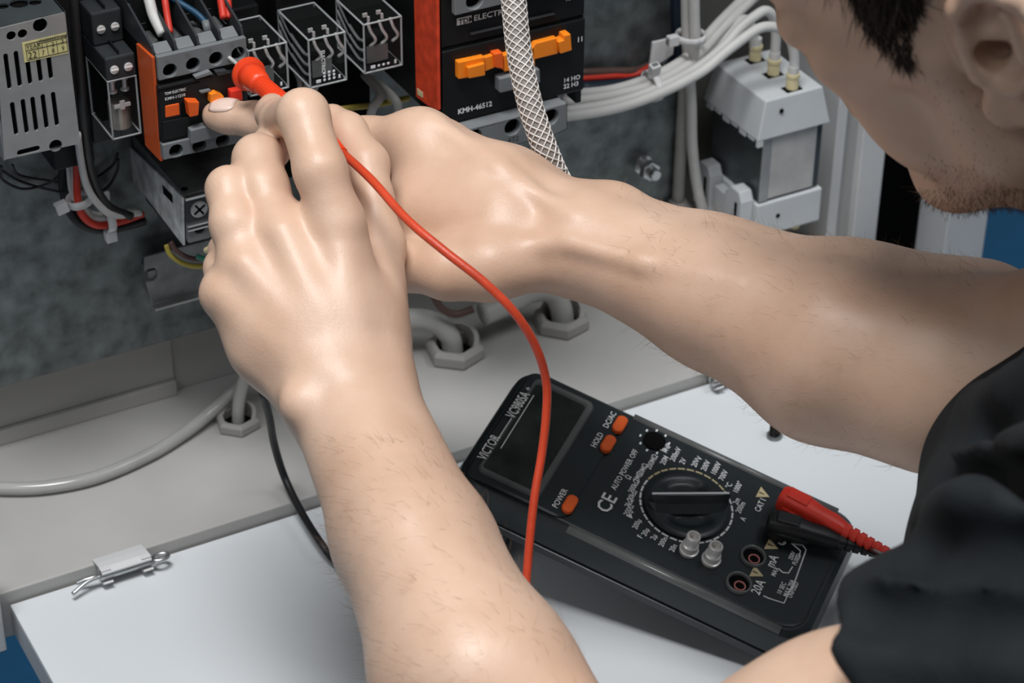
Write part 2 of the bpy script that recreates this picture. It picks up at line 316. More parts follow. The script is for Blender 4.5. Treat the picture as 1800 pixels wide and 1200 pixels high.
wire('clear_hose', 'clear grey hose sweeping across the cabinet floor from the left edge', 'hose',
     [P(-60, 852, 2, 0.0042), P(0, 858, 2, 0.0042), P(80, 856, 2, 0.0042), P(170, 838, 2, 0.0042), P(260, 800, 2, 0.0042), P(325, 760, 2, 0.005), P(380, 716, 2, 0.009), P(430, 672, 2, 0.018), P(490, 625, 2, 0.035)], 0.0037, None, 'hose', 14)

# ================================================================= power supply (perforated steel)
ZF = 4.2857
def z1(pts, ox=0): return [(ox + x / ZF, y / ZF) for x, y in pts]
yps = -0.08
ps = thing('power_supply', 'perforated metal power supply with a yellow dated sticker at top left', 'power supply', (-0.058, yps, 0.228))
outer = yP(z1([(-35, 222), (488, 97), (606, 1082), (30, 1205)]), yps)
sl = [((42, 420), (72, 655)), ((120, 400), (150, 635)), ((198, 390), (228, 618)), ((278, 372), (308, 598)), ((357, 355), (385, 578)),
      ((92, 785), (122, 1000)), ((172, 762), (202, 988)), ((245, 745), (274, 970)), ((322, 725), (352, 950)), ((400, 708), (430, 932))]
holes = []
for k, (p_, q_) in enumerate(sl):
    A, B = yP(z1([p_, q_]), yps); holes.append(slot(A, B, 0.00105, (0, 1, 0)))
for (x, y, r) in [(303, 190, 52), (170, 255, 34), (85, 270, 34), (420, 1098, 48)]:
    holes.append(circ(P(x / ZF, y / ZF, 1, yps), r / ZF * 1.158 / FPX, (1, 0, 0), (0, 0, 1), 18))
A, B = yP(z1([(150, 1150), (280, 1118)]), yps); holes.append(slot(A, B, 0.0014, (0, 1, 0)))
plate_holes(outer, holes, (0, 0.0011, 0)).build('front_cover', 'steel', ps, 0.0002)
x0, x1, zt, zb = outer[3][0], outer[1][0], outer[1][2], outer[2][2]; x1 = outer[2][0]
MB().box(x1 - 0.0011, x1, yps + 0.0012, -0.001, zb, zt).build('side_cover', 'steel_dark', ps, 0.0002)
MB().box(x0, x0 + 0.0011, yps + 0.0012, -0.001, zb, zt).build('side_cover', 'steel', ps, 0.0002)
MB().box(x0 + 0.002, x1 - 0.002, yps + 0.0030, -0.002, zb + 0.0002, zt - 0.002).build('core', 'void', ps)  # near-black box standing in for the shaded inside behind the slots
th = [circ(P(x / ZF, y / ZF, 2, zt), r, (1, 0, 0), (0, 1, 0), 14) for x, y, r in ((145, 25, 0.0046), (262, 15, 0.0032), (20, 45, 0.003))]
plate_holes([(x0, yps + 0.0012, zt), (x1, yps + 0.0012, zt), (x1, -0.001, zt), (x0, -0.001, zt)], th, (0, 0, -0.001)).build('top_cover', 'side', ps)
stk = MB().prism(yP(z1([(165, 325), (498, 248), (517, 400), (185, 472)]), yps - 0.0003), (0, 0.0002, 0)).build('sticker', 'sticker', ps)
m = MB(); ys = yps - 0.0004
def zl(a, b, w=0.00014):
    A, B = yP(z1([a, b]), ys); m.tube([A, B], w, 4)
for a_, b_ in [((190, 335), (495, 265)), ((195, 385), (285, 365)), ((285, 365), (510, 312)), ((205, 455), (510, 385)), ((190, 335), (207, 455)), ((280, 318), (297, 432)), ((352, 325), (366, 417)), ((425, 310), (438, 400)), ((495, 265), (511, 386)), ((285, 330), (500, 280))]: zl(a_, b_)
X, Z = (1, 0, 0), (0, 0, 1)
for s_, x, y, sz in [('YEAR', 198, 375, 38), ('22', 212, 445, 58), ('1', 308, 365, 38), ('2', 388, 350, 38), ('3', 460, 330, 38), ('7', 315, 415, 38), ('8', 390, 398, 38), ('9', 465, 380, 38)]:
    text(m, s_, P(x / ZF, y / ZF, 1, ys), X, Z, sz / ZF * 1.158 / FPX * 1.3, squash=0.9)
text(m, 'WARRANTY VOID', P(290 / ZF, 322 / ZF, 1, ys), X, Z, 0.0024, squash=0.75)
m.build('lettering', 'ink', stk)

# ================================================================= narrow plug-in relay on a stepped socket
xr0, xr1 = -0.0175, -0.0022; yr = -0.06
zt_, zb_ = P(193, 143, 1, yr)[2], P(207, 243, 1, yr)[2]
rl = thing('plug_in_relay', 'narrow clear relay on a stepped black socket left of the small orange-sided contactor', 'relay', (-0.01, 0, zb_))
sk = MB()
sk.box(xr0, xr1, -0.0605, 0, zt_ + 0.0005, zt_ + 0.0125).box(xr0, xr1, -0.046, 0, zt_ + 0.0125, zt_ + 0.030).box(xr0, xr1, -0.030, 0, zt_ + 0.030, zt_ + 0.047)
sk.box(xr0, xr1, -0.030, 0, zb_ - 0.018, zt_ + 0.0005)
so = sk.build('socket', 'dark', rl, 0.001)
for k, (yy, zz) in enumerate(((-0.0606, zt_ + 0.006), (-0.0461, zt_ + 0.021), (-0.0301, zt_ + 0.038))):
    for xx in (xr0 + 0.0042, xr1 - 0.004):
        MB().lathe((xx, yy, zz), (0, -1, 0), [(0, 0.0022), (0.0006, 0.0022), (0.0008, 0.0016)], 12).box(xx - 0.0018, xx + 0.0018, yy - 0.0012, yy - 0.0007, zz - 0.0003, zz + 0.0003).build('screw', 'contact', so)
for k, (yy, zz) in enumerate(((-0.053, zt_ + 0.0126), (-0.038, zt_ + 0.0301))):
    MB().box(xr0 + 0.0072, xr0 + 0.0080, yy - 0.006, yy + 0.007, zz, zz + 0.002).build('divider', 'black', so)
def relay_case(parent, x0, x1, y0, y1, z0, z1, e=0.0007):
    c = MB().box(x0, x1, y0, y1, z0, z1).build('clear_case', 'clear', parent)
    m = MB()
    for (xa, za) in ((x0, z0), (x1, z0), (x0, z1), (x1, z1)): m.tube([(xa, y0, za), (xa, y1, za)], e, 6)
    for (xa, ya_) in ((x0, y0), (x1, y0), (x0, y1), (x1, y1)): m.tube([(xa, ya_, z0), (xa, ya_, z1)], e, 6)
    for (ya_, za) in ((y0, z0), (y0, z1), (y1, z0), (y1, z1)): m.tube([(x0, ya_, za), (x1, ya_, za)], e, 6)
    m.build('case_edge', 'clear_edge', c); return c
relay_case(rl, xr0 + 0.0005, xr1 - 0.0005, yr, -0.0305, zb_, zt_, 0.0005)
MB().box(xr0 + 0.0015, xr1 - 0.0015, -0.042, -0.031, zb_ + 0.001, zt_ - 0.001).build('base', 'void', rl)
MB().lathe(((xr0 + xr1) / 2, -0.0515, zb_ + 0.002), (0, 0, 1), [(0, 0.0054), (0.0135, 0.0054)], 20).build('coil', 'copper', rl, smooth=False)
for xx in (xr0 + 0.0045, xr1 - 0.0045):
    MB().lathe((xx, -0.054, zt_ - 0.0095), (0, 0, 1), [(0, 0.0022), (0.001, 0.0022), (0.0012, 0.0012), (0.006, 0.0012), (0.0062, 0.0022), (0.0072, 0.0022)], 12).build('contact', 'contact', rl)
xm = (xr0 + xr1) / 2
MB().box(xm - 0.0042, xm + 0.0042, -0.0575, -0.0565, zb_ + 0.0148, zb_ + 0.0165).box(xm - 0.0012, xm + 0.0012, -0.0577, -0.0567, zb_ + 0.0138, zb_ + 0.0182).build('bridge', 'contact', rl)

# ================================================================= small contactor with the orange side
def z2(pts): return [(220 + x / ZF, y / ZF) for x, y in pts]
yc = -0.085; W1 = 0.0457
g = lambda x, y, yy=yc: P(220 + x / ZF, y / ZF, 1, yy)
zs1 = g(235, 435)[2]; zs0 = g(245, 612)[2]; zbot = P(291, 291, 1, yc)[2]
c1 = thing('contactor', 'small black contactor with an orange side plate touched by the pointing finger', 'contactor', (W1 / 2, 0, zbot))
MB().box(0, W1, yc + 0.002, -0.001, zbot + 0.002, zs0).box(0, W1, yc + 0.012, -0.001, zs0, zs1 - 0.004).box(0, W1, -0.050, -0.001, zs1 - 0.004, zs1 + 0.016).build('housing', 'black', c1, 0.0008)
MB().prism(xP([(239, 76), (267, 101), (282, 284), (255, 256)], -0.0016), (0.0015, 0, 0)).build('side_plate', 'rust', c1, 0.0003)
hs = [circ(g(x, y), r / ZF * 1.148 / FPX, (1, 0, 0), (0, 0, 1), 20) for x, y, r in ((338, 532, 54), (512, 486, 54), (685, 443, 54), (853, 405, 54))]
strip = plate_holes([(0.0003, yc, zs0), (W1, yc, zs0), (W1, yc, zs1), (0.0003, yc, zs1)], hs, (0, 0.003, 0)).build('terminal_strip', 'grey', c1, 0.0003)
MB().box(0.002, W1 - 0.002, yc + 0.0075, yc + 0.0118, zs0 + 0.0005, zs1 - 0.004).build('hole_backing', 'void', strip)
m = MB()
for s_, x, y in (('1L', 298, 470), ('3L', 455, 425), ('5L', 620, 385), ('13', 780, 345)): text(m, s_, g(x, y + 4, yc - 0.0002), X, Z, 0.0024)
m.build('lettering', 'steel_dark', strip)
for k in range(4):
    xa = 0.001 + k * 0.0113
    MB().prism([(xa, yc + 0.0031, zs1 + 0.0004), (xa, yc + 0.010, zs1 + 0.0028), (xa, yc + 0.010, zs1 - 0.004), (xa, yc + 0.0031, zs1 - 0.004)], (0.0083, 0, 0)).build('terminal_ramp', 'grey', c1, 0.0005)
    MB().box(xa, xa + 0.0083, yc + 0.0105, -0.051, zs1 - 0.004, zs1 - 0.003).lathe((xa + 0.0042, yc + 0.021, zs1 - 0.003), (0, 0, 1), [(0, 0.003), (0.0015, 0.003)], 14).build('clamp', 'steel_dark', c1)
    MB().prism([(xa, -0.0505, zs1 + 0.0005), (xa, -0.040, zs1 + 0.020), (xa, -0.020, zs1 + 0.023), (xa, -0.020, zs1)], (0.0083, 0, 0)).build('rear_terminal', 'grey', c1, 0.0012)
for k in range(5):
    xa = -0.0003 + k * 0.0114
    MB().prism([(xa, yc + 0.004, zs1 - 0.003), (xa, yc + 0.006, zs1 + 0.0035), (xa, -0.052, zs1 + 0.012), (xa, -0.02, zs1 + 0.026), (xa, -0.02, zs1 - 0.004)], (0.0013, 0, 0)).build('divider', 'dark', c1, 0.0004)
def face(name, m_, pts, dep, parent, y=yc, out=0.0006, bev=0.0004):
    return MB().prism(yP(z2(pts), y - out), (0, dep, 0)).build(name, m_, parent, bev)
fp = face('fascia', 'black', [(250, 660), (905, 512), (930, 1000), (275, 1085)], 0.004, c1, out=0.0012, bev=0.0008)
face('fascia_seam', 'void', [(245, 680), (560, 612), (560, 622), (246, 690)], 0.001, fp, out=0.0014, bev=0)
face('clip_tab', 'grey', [(520, 578), (640, 536), (665, 560), (535, 600)], 0.003, c1, out=0.003)
face('clip_tab', 'dark', [(678, 540), (700, 575), (800, 552), (760, 530)], 0.003, c1, out=0.003)
face('clip_tab', 'grey', [(560, 690), (640, 672), (655, 690), (575, 708)], 0.002, c1, out=0.0026)
face('lower_tab', 'black', [(280, 920), (490, 880), (495, 1010), (285, 1060)], 0.004, c1, out=0.002)
face('window', 'orange', [(303, 800), (408, 778), (414, 866), (306, 888)], 0.003, c1, out=0.0016)
face('button', 'orange', [(470, 768), (560, 770), (553, 870), (487, 884)], 0.007, c1, out=0.006)
face('slider', 'amber', [(643, 712), (690, 700), (745, 725), (745, 770), (643, 780)], 0.005, c1, out=0.005)
face('slider', 'redplug', [(795, 690), (880, 672), (888, 755), (800, 770)], 0.005, c1, out=0.005)
face('button_frame', 'void', [(420, 775), (470, 765), (478, 880), (425, 890)], 0.001, c1, out=0.0014, bev=0)
face('label_carrier', 'grey', [(495, 985), (800, 905), (810, 1000), (500, 1088)], 0.006, c1, out=0.006)
lo = [(283, 1095), (900, 950), (912, 1065), (292, 1205)]
lp = plate_holes(yP(z2(lo), yc - 0.003), [circ(g(x, y, yc - 0.003), 0.0036, (1, 0, 0), (0, 0, 1), 18) for x, y in ((385, 1138), (560, 1098), (735, 1058))], (0, 0.004, 0)).build('lower_strip', 'grey', c1, 0.0003)
MB().prism(yP(z2(lo), yc + 0.0014), (0, 0.0008, 0)).build('strip_backing', 'void', lp)
m = MB()
text(m, 'TDM ELECTRIC', g(297, 716, yc - 0.0014), X, Z, 0.0020, squash=0.80, weight=0.015); text(m, 'KMH-11210', g(299, 757, yc - 0.0014), X, Z, 0.0022, squash=0.95, weight=0.015)
m.build('lettering', 'print', fp)
yw = -0.066
wire('grey_wire', 'thick pale grey wire entering the small contactor at its left well', 'white_cable', [P(250, -40, 1, -0.04), P(262, 0, 1, -0.052), P(270, 28, 1, -0.058), P(286, 60, 1, -0.066)], 0.0027)
wire('red_wire', 'single red wire beside the grey wire on the small contactor', 'red_wire', [P(284, -40, 1, -0.045), P(290, 0, 1, -0.055), P(294, 28, 1, -0.060), P(299, 58, 1, -0.066)], 0.0017)
wire('blue_wire', 'blue wire running into the middle well of the small contactor', 'blue_wire', [P(285, -14, 1, -0.045), P(318, 6, 1, -0.055), P(346, 24, 1, -0.061), P(364, 42, 1, -0.066)], 0.0016)
MB_ = MB().tube([P(362, 36, 1, -0.0655), P(366, 58, 1, -0.069)], 0.0022, 10).build('wire_ferrule', 'grey', None, smooth=True); tag(MB_, 'grey ferrule on the end of the blue wire', 'ferrule')
wire('red_wire', 'left of two red wires entering the right well of the small contactor', 'red_wire', [P(382, -30, 1, -0.05), P(388, 0, 1, -0.058), P(393, 32, 1, -0.066)], 0.0019)
wire('red_wire', 'right of two red wires entering the right well of the small contactor', 'red_wire', [P(395, -30, 1, -0.05), P(400, 0, 1, -0.058), P(402, 32, 1, -0.066)], 0.0019)

# ================================================================= three clear cube relays on black sockets
def cube_relay(label, tl, tr, bl, backl, y0, text_on):
    A = P(*tl, 1, y0); B = P(*tr, 1, y0); Cc = P(*bl, 1, y0); x0, x1, z1_, z0 = A[0], B[0], A[2], Cc[2]
    y1 = P(*backl, 2, z1_)[1]; y1 = min(-0.0375, max(y1, y0 + 0.022))
    t = thing('cube_relay', label, 'relay', ((x0 + x1) / 2, y1, z0), 'clear cube relays between the contactors')
    MB().box(x0 - 0.0005, x1 + 0.0005, y1 + 0.001, -0.029, z0 - 0.010, z1_ + 0.006).build('socket', 'black', t, 0.001)
    relay_case(t, x0, x1, y0, y1, z0, z1_, 0.00055)
    MB().box(x0 + 0.001, x1 - 0.001, y1 - 0.012, y1 - 0.0005, z0 + 0.001, z1_ - 0.001).build('base', 'void', t)
    MB().box(x0 + 0.001, x1 - 0.001, y0 + 0.001, y1 - 0.012, z0 + 0.0006, z0 + 0.0016).build('floor_plate', 'black', t)
    MB().lathe(((x0 + x1) / 2 - 0.001, y0 + 0.010, z0 + 0.002), (0, 0, 1), [(0, 0.0055), (0.002, 0.0055), (0.002, 0.0045), (0.012, 0.0045), (0.012, 0.0055), (0.014, 0.0055)], 20).build('coil', 'void', t)
    MB().box(x0 + 0.003, x1 - 0.006, y0 + 0.0035, y0 + 0.0045, z0 + 0.003, z0 + 0.012).build('armature', 'steel_dark', t)
    for k in range(3):
        xa = x0 + 0.0035 + k * 0.0062
        MB().tube(smooth_path([(xa, y0 + 0.003, z1_ - 0.001), (xa + 0.0015, y0 + 0.0025, z1_ - 0.006), (xa + 0.0042, y0 + 0.003, z1_ - 0.0115), (xa + 0.0022, y0 + 0.0055, z1_ - 0.0155)], 5), 0.00085, 6).build('contact_wire', 'contact', t, smooth=True)
    for k in range(2):
        xa = x0 + 0.006 + k * 0.0075
        MB().box(xa, xa + 0.0012, y0 + 0.008, y0 + 0.009, z1_ - 0.0035, z1_ - 0.0006).box(xa - 0.0006, xa + 0.0018, y0 + 0.012, y0 + 0.013, z1_ - 0.0025, z1_ - 0.0006).build('contact_tab', 'contact', t)
    m = MB()
    for k in range(3 if text_on else 1):
        for j in range(3): m.lathe((x0 + 0.0075 + j * 0.0026, y0 - 0.0007, z0 + 0.003 + k * 0.0019), (0, -1, 0), [(0, 0.0008), (0.0001, 0.0006)], 6)
    m.box(x0 + 0.003, x0 + 0.0055, y0 - 0.0008, y0 - 0.0006, z0 + 0.0022, z0 + 0.0038).box(x1 - 0.0045, x1 - 0.0035, y0 - 0.0008, y0 - 0.0006, z0 + 0.0022, z0 + 0.0042)
    if text_on: text(m, 'ELECTRIC', (x0 + 0.0062, y0 - 0.0006, z0 + 0.0195), (0, 0, -1), (1, 0, 0), 0.0028, weight=0.02)
    m.build('lettering', 'print', t)
    for k in range(3):
        zz = z0 + 0.004 + k * 0.0055
        MB().tube(smooth_path([(x0 - 0.0001, y1 - 0.001, zz + 0.012), (x0 + 0.0012, y1 - 0.009, zz + 0.004), (x0 + 0.0012, y0 + 0.010, zz), (x0 + 0.0012, y0 + 0.003, zz + 0.0015)], 5), 0.0009, 6).build('internal_lead', 'grey', t, smooth=True)
    return x0, x1, y1, z0
cube_relay('clear cube relay behind the orange probe, beside the small contactor', (436, 90), (503, 73), (444, 168), (416, 37), -0.078, False)
rb = cube_relay('middle clear cube relay with white lettering and bent silver leads', (542, 71), (606, 56), (544, 155), (488, 19), -0.080, True)
rc_ = cube_relay('clear cube relay nearest the large contactor', (639, 44), (705, 31), (646, 128), (590, 0), -0.080, False)
for k in range(4):
    wire('relay_wire', ['leftmost', 'second from left', 'third from left', 'rightmost'][k] + ' grey wire looping down out of the middle cube relay', 'grey_cable', [(rb[0] + 0.006 + k * 0.0035, -0.045, rb[3] - 0.006), (rb[0] + 0.007 + k * 0.0034, -0.050, rb[3] - 0.014), (rb[0] + 0.004 + k * 0.003, -0.048, rb[3] - 0.024), (rb[0] - 0.002 + k * 0.003, -0.042, rb[3] - 0.034)], 0.0013, 'wires below the middle cube relay')
for k, (a_, b_, c_, d_) in enumerate([((640, 130), (668, 165), (655, 190), (648, 225)), ((655, 140), (690, 170), (700, 192), (690, 225))]):
    wire('flat_wire', ['left', 'right'][k] + ' of two grey wires bent beneath the relay by the large contactor', 'grey_cable', [P(*a_, 1, -0.035), P(*b_, 1, -0.055), P(*c_, 1, -0.058), P(*d_, 1, -0.05)], 0.0024)
wire('yellow_green_wire', 'yellow and green wire crossing behind the far knuckles', 'yellow_wire', [P(570, 196, 1, -0.04), P(610, 190, 1, -0.04), P(660, 184, 1, -0.042), P(720, 172, 1, -0.045)], 0.0016)
MB_ = MB().box(0.046, 0.1365, -0.0285, -0.0005, 0.150, 0.36).build('shade_block', 'void', None, 0.001); tag(MB_, 'black backing duct added behind the clear cube relays', 'shade')  # near-black block standing in for shade on the plate behind the relays
MB_ = MB().box(-0.0400, -0.0185, -0.032, -0.0005, 0.19, 0.36).build('shade_block', 'black', None, 0.001); tag(MB_, 'black duct added between the power supply and the narrow relay', 'shade')  # black block added in place of the shadowed strip of plate

# ================================================================= large contactor with the red side
def z3(pts): return [(560 + x / 3.6, y / 3.6) for x, y in pts]
y2 = -0.105
h = lambda x, y, yy=y2: P(560 + x / 3.6, y / 3.6, 1, yy)
xl, xr = P(771, 100, 1, y2)[0], P(1025, 90, 1, y2)[0]; zb2 = (h(905, 752)[2] + h(1540, 592)[2]) / 2
c2 = thing('contactor', 'large black contactor with a red side strip behind the braided hose', 'contactor', ((xl + xr) / 2, 0, zb2))
MB().box(xl, xr, y2 + 0.001, -0.001, zb2, 0.40).build('housing', 'black', c2, 0.001)
MB().prism(xP([(726, -60), (767, -60), (770, 194), (752, 186), (731, 170)], xl - 0.0017), (0.0016, 0, 0)).build('side_strip', 'redstrip', c2, 0.0003)
MB().prism(xP([(733, 155), (743, 163), (743, 172), (734, 166)], xl - 0.0019), (0.0002, 0, 0)).build('strip_mark', 'gold', c2)
f2 = MB().box(xl + 0.001, xr - 0.0005, y2 - 0.0025, y2 + 0.001, zb2 + 0.0005, h(850, 300)[2]).build('lower_fascia', 'black', c2, 0.0008)
MB().box(xl + 0.001, xr - 0.0005, y2 - 0.0012, y2 + 0.001, h(850, 300)[2] + 0.0006, h(1640, 105)[2]).build('middle_fascia', 'black', c2, 0.0008)
MB().box(xl + 0.001, xr - 0.0005, y2 - 0.0012, y2 + 0.001, h(1640, 105)[2] + 0.0006, 0.40).build('upper_fascia', 'black', c2, 0.0008)
def blk(name, m_, pts, out, dep, parent=c2, bev=0.0004): return MB().prism(yP(z3(pts), y2 - out), (0, dep, 0)).build(name, m_, parent, bev)
blk('seam_ridge', 'dark', [(965, 215), (1170, 168), (1170, 176), (966, 224)], 0.003, 0.002); blk('seam_ridge', 'dark', [(1335, 122), (1500, 86), (1500, 94), (1336, 132)], 0.003, 0.002)
sl_ = blk('slider', 'amber', [(884, 396), (1052, 360), (1056, 474), (886, 502)], 0.006, 0.006)
blk('slider_step', 'amber', [(946, 430), (1052, 402), (1056, 478), (952, 498)], 0.0085, 0.0024, sl_)
blk('slider_step', 'amber', [(1050, 366), (1114, 346), (1118, 428), (1056, 452)], 0.005, 0.004, sl_)
blk('slider_step', 'orange', [(1112, 344), (1166, 332), (1172, 440), (1120, 428)], 0.007, 0.006, sl_)
blk('slider_step', 'amber', [(1172, 352), (1365, 300), (1372, 415), (1176, 455)], 0.006, 0.006, sl_)
blk('slider_step', 'amber', [(1350, 308), (1376, 275), (1510, 240), (1516, 340), (1362, 378)], 0.006, 0.006, sl_)
blk('slider_step', 'amber', [(1518, 268), (1552, 255), (1556, 226), (1596, 215), (1604, 318), (1532, 342)], 0.008, 0.008, sl_)
blk('grey_tab', 'grey', [(1145, 498), (1360, 446), (1364, 542), (1148, 592)], 0.008, 0.007, bev=0.0008); blk('grey_tab', 'grey', [(1374, 442), (1400, 438), (1404, 522), (1378, 532)], 0.008, 0.007)
up = [(800, -90), (1600, -290), (1600, -100), (864, 101)]
ut = plate_holes(yP(z3([(862, -120), (1640, -310), (1640, -86), (864, 101)]), y2 - 0.006), [circ(h(x, y, y2 - 0.006), 0.0046, (1, 0, 0), (0, 0, 1), 20) for x, y in ((988, 5), (1230, -55), (1470, -115))], (0, 0.004, 0)).build('upper_strip', 'grey', c2, 0.0005)
MB().prism(yP(z3([(862, -120), (1640, -310), (1640, -86), (864, 101)]), y2 - 0.0019), (0, 0.0008, 0)).build('strip_backing', 'void', ut)
yl2 = y2 - 0.010
lp2 = [(880, 845), (1572, 652), (1574, 815), (1500, 850), (885, 1010)]
lt = plate_holes(yP(z3(lp2), yl2), [circ(h(x, y, yl2), 0.0045, (1, 0, 0), (0, 0, 1), 20) for x, y in ((985, 870), (1228, 806), (1470, 742))], (0, 0.004, 0)).build('lower_strip', 'grey', c2, 0.0005)
MB().prism(yP(z3(lp2), yl2 + 0.0041), (0, 0.0008, 0)).build('strip_backing', 'void', lt)
A, B = yP(z3([(880, 845), (1572, 652)]), yl2); zl_ = (A[2] + B[2]) / 2
MB().hexa([(A[0], yl2 + 0.0002, zl_ - 0.001), (B[0], yl2 + 0.0002, zl_ - 0.001), (B[0], y2 + 0.02, zb2 - 0.003), (A[0], y2 + 0.02, zb2 - 0.003), (A[0], yl2 + 0.0002, zl_), (B[0], yl2 + 0.0002, zl_), (B[0], y2 + 0.02, zb2 - 0.0002), (A[0], y2 + 0.02, zb2 - 0.0002)]).build('ledge', 'grey', c2, 0.0003)
MB().prism(yP(z3([(1622, 520), (1666, 510), (1662, 646), (1628, 656)]), y2 + 0.002), (0, 0.01, 0)).build('foot', 'black', c2, 0.0005)
m = MB(); yt = y2 - 0.0014
A_, B_ = yP(z3([(875, 162), (968, 141)]), yt); m.box(A_[0], B_[0], yt - 0.0001, yt, A_[2], A_[2] + 0.0038)
text(m, 'ELECTRIC', h(980, 132, yt), X, Z, 0.0043, squash=1.12, weight=0.01); text(m, 'KMH-46512', h(880, 722, y2 - 0.0027), X, Z, 0.0040, squash=0.98, weight=0.03)
text(m, '11', h(1632, 268, y2 - 0.0027), X, Z, 0.0040, weight=0.02); text(m, '14 HO', h(1546, 524, y2 - 0.0027), X, Z, 0.0036, weight=0.02); text(m, '22 H3', h(1548, 562, y2 - 0.0027), X, Z, 0.0036, weight=0.02)
text(m, '13', h(1558, 8, yt), X, Z, 0.0038)
lo_ = m.build('lettering', 'print', c2)
m = MB(); text(m, 'TDM', h(884, 156, yt - 0.0002), X, Z, 0.0040, squash=1.05, weight=0.02); m.build('logo_letters', 'ink', lo_)
m = MB(); text(m, '4T2', h(1195, 905, yl2 - 0.0002), X, Z, 0.0042); m.build('lettering', 'dark', lt)
# braided hose hanging in front of it
hp = smooth_path([Q(897, -50, 1.105), Q(903, 0, 1.105), Q(911, 80, 1.103), Q(926, 160, 1.101), Q(945, 225, 1.10), Q(972, 295, 1.105), Q(1010, 370, 1.126), Q(1050, 450, 1.155)], 10)
bh = thing('braided_hose', 'grey braided sleeve hanging across the front of the large contactor', 'hose', hp[-1])
RH = 0.0058
MB().tube(hp, RH - 0.0004, 16).build('core', 'braid_core', bh, smooth=True)
m = MB(); L = [0]
for i in range(1, len(hp)): L.append(L[-1] + np.linalg.norm(hp[i] - hp[i - 1]))
tl_ = V3(*(hp[-1] - hp[0])); u0 = np.cross(tl_, (0.3, -0.8, 0.1)); u0 /= np.linalg.norm(u0)
for s_ in (-1, 1):
    for k in range(8):
        pts = []
        for Lq in np.linspace(0, L[-1], 100):
            i = min(np.searchsorted(L, Lq), len(hp) - 1); i = max(i, 1); f = (Lq - L[i - 1]) / (L[i] - L[i - 1]); c = hp[i - 1] * (1 - f) + hp[i] * f
            t = hp[i] - hp[i - 1]; t /= np.linalg.norm(t); u = u0 - t * (u0 @ t); u /= np.linalg.norm(u); w = np.cross(t, u)
            an = s_ * Lq / 0.032 * 2 * math.pi + k * math.pi / 4; pts.append(c + (u * math.cos(an) + w * math.sin(an)) * RH)
        m.tube(pts, 0.00042, 4, False)
o = m.build('braid', 'braid', bh, smooth=True); o['kind'] = 'stuff'
# ================================================================= left: wires, ties, brackets below the contactors
def yw_(pts): return [P(a, b, 1, y) for a, b, y in pts]
wire('black_cable', 'thick black cable running down beside the power supply', 'blacklead', yw_([(128, -30, -0.05), (134, 60, -0.055), (143, 160, -0.055), (152, 250, -0.045), (163, 310, -0.035), (188, 360, -0.028), (230, 380, -0.024)]), 0.0023, None, 'cable')
wire('white_cable', 'white cable curving down past the right edge of the power supply', 'white_cable', yw_([(136, 235, -0.05), (142, 280, -0.042), (152, 325, -0.036), (172, 358, -0.032), (200, 378, -0.028), (246, 374, -0.02)]), 0.0019, None, 'cable')
wire('red_wire', 'red wire hanging from the underside of the power supply', 'red_wire', yw_([(134, 250, -0.028), (135, 300, -0.025), (136, 345, -0.024), (145, 378, -0.024), (172, 396, -0.024), (215, 388, -0.018), (250, 376, -0.012)]), 0.0020)
wire('white_wire', 'left of two thin white wires below the power supply', 'white_cable', yw_([(117, 255, -0.02), (121, 300, -0.019), (127, 342, -0.02), (150, 370, -0.021), (175, 386, -0.022), (240, 372, -0.014)]), 0.0013)
wire('white_wire', 'right of two thin white wires below the power supply', 'white_cable', yw_([(126, 255, -0.024), (129, 300, -0.021), (133, 345, -0.021), (152, 368, -0.019), (182, 378, -0.017), (238, 368, -0.012)]), 0.0013)
wire('black_cable', 'black cable bowing under the bundle left of the bracket', 'blacklead', yw_([(112, 285, -0.012), (112, 330, -0.012), (124, 372, -0.014), (148, 396, -0.016), (180, 403, -0.016), (215, 398, -0.014), (252, 388, -0.008)]), 0.0026, None, 'cable')
bl = [[(2, 292, -0.03), (4, 315, -0.012), (40, 332, -0.006), (85, 322, -0.006), (112, 300, -0.010)], [(22, 290, -0.03), (30, 305, -0.012), (50, 312, -0.006), (90, 318, -0.006), (114, 322, -0.012)],
      [(4, 300, -0.02), (30, 316, -0.004), (65, 328, -0.004), (100, 336, -0.010), (118, 338, -0.02)], [(165, 315, -0.006), (185, 302, -0.004), (200, 288, -0.006), (207, 270, -0.02)], [(172, 340, -0.006), (192, 326, -0.004), (206, 300, -0.008), (208, 280, -0.02)]]
for k, p_ in enumerate(bl): wire('thin_black_wire', ['thin black wire looping lowest under the left end of the power supply', 'short thin black wire high under the power supply', 'thin black wire running out under the tie beneath the power supply', 'upper thin black wire right of the white and black cables', 'lower thin black wire right of the white and black cables'][k], 'blacklead', yw_(p_), 0.00075, 'thin black wires at the left', n=6)
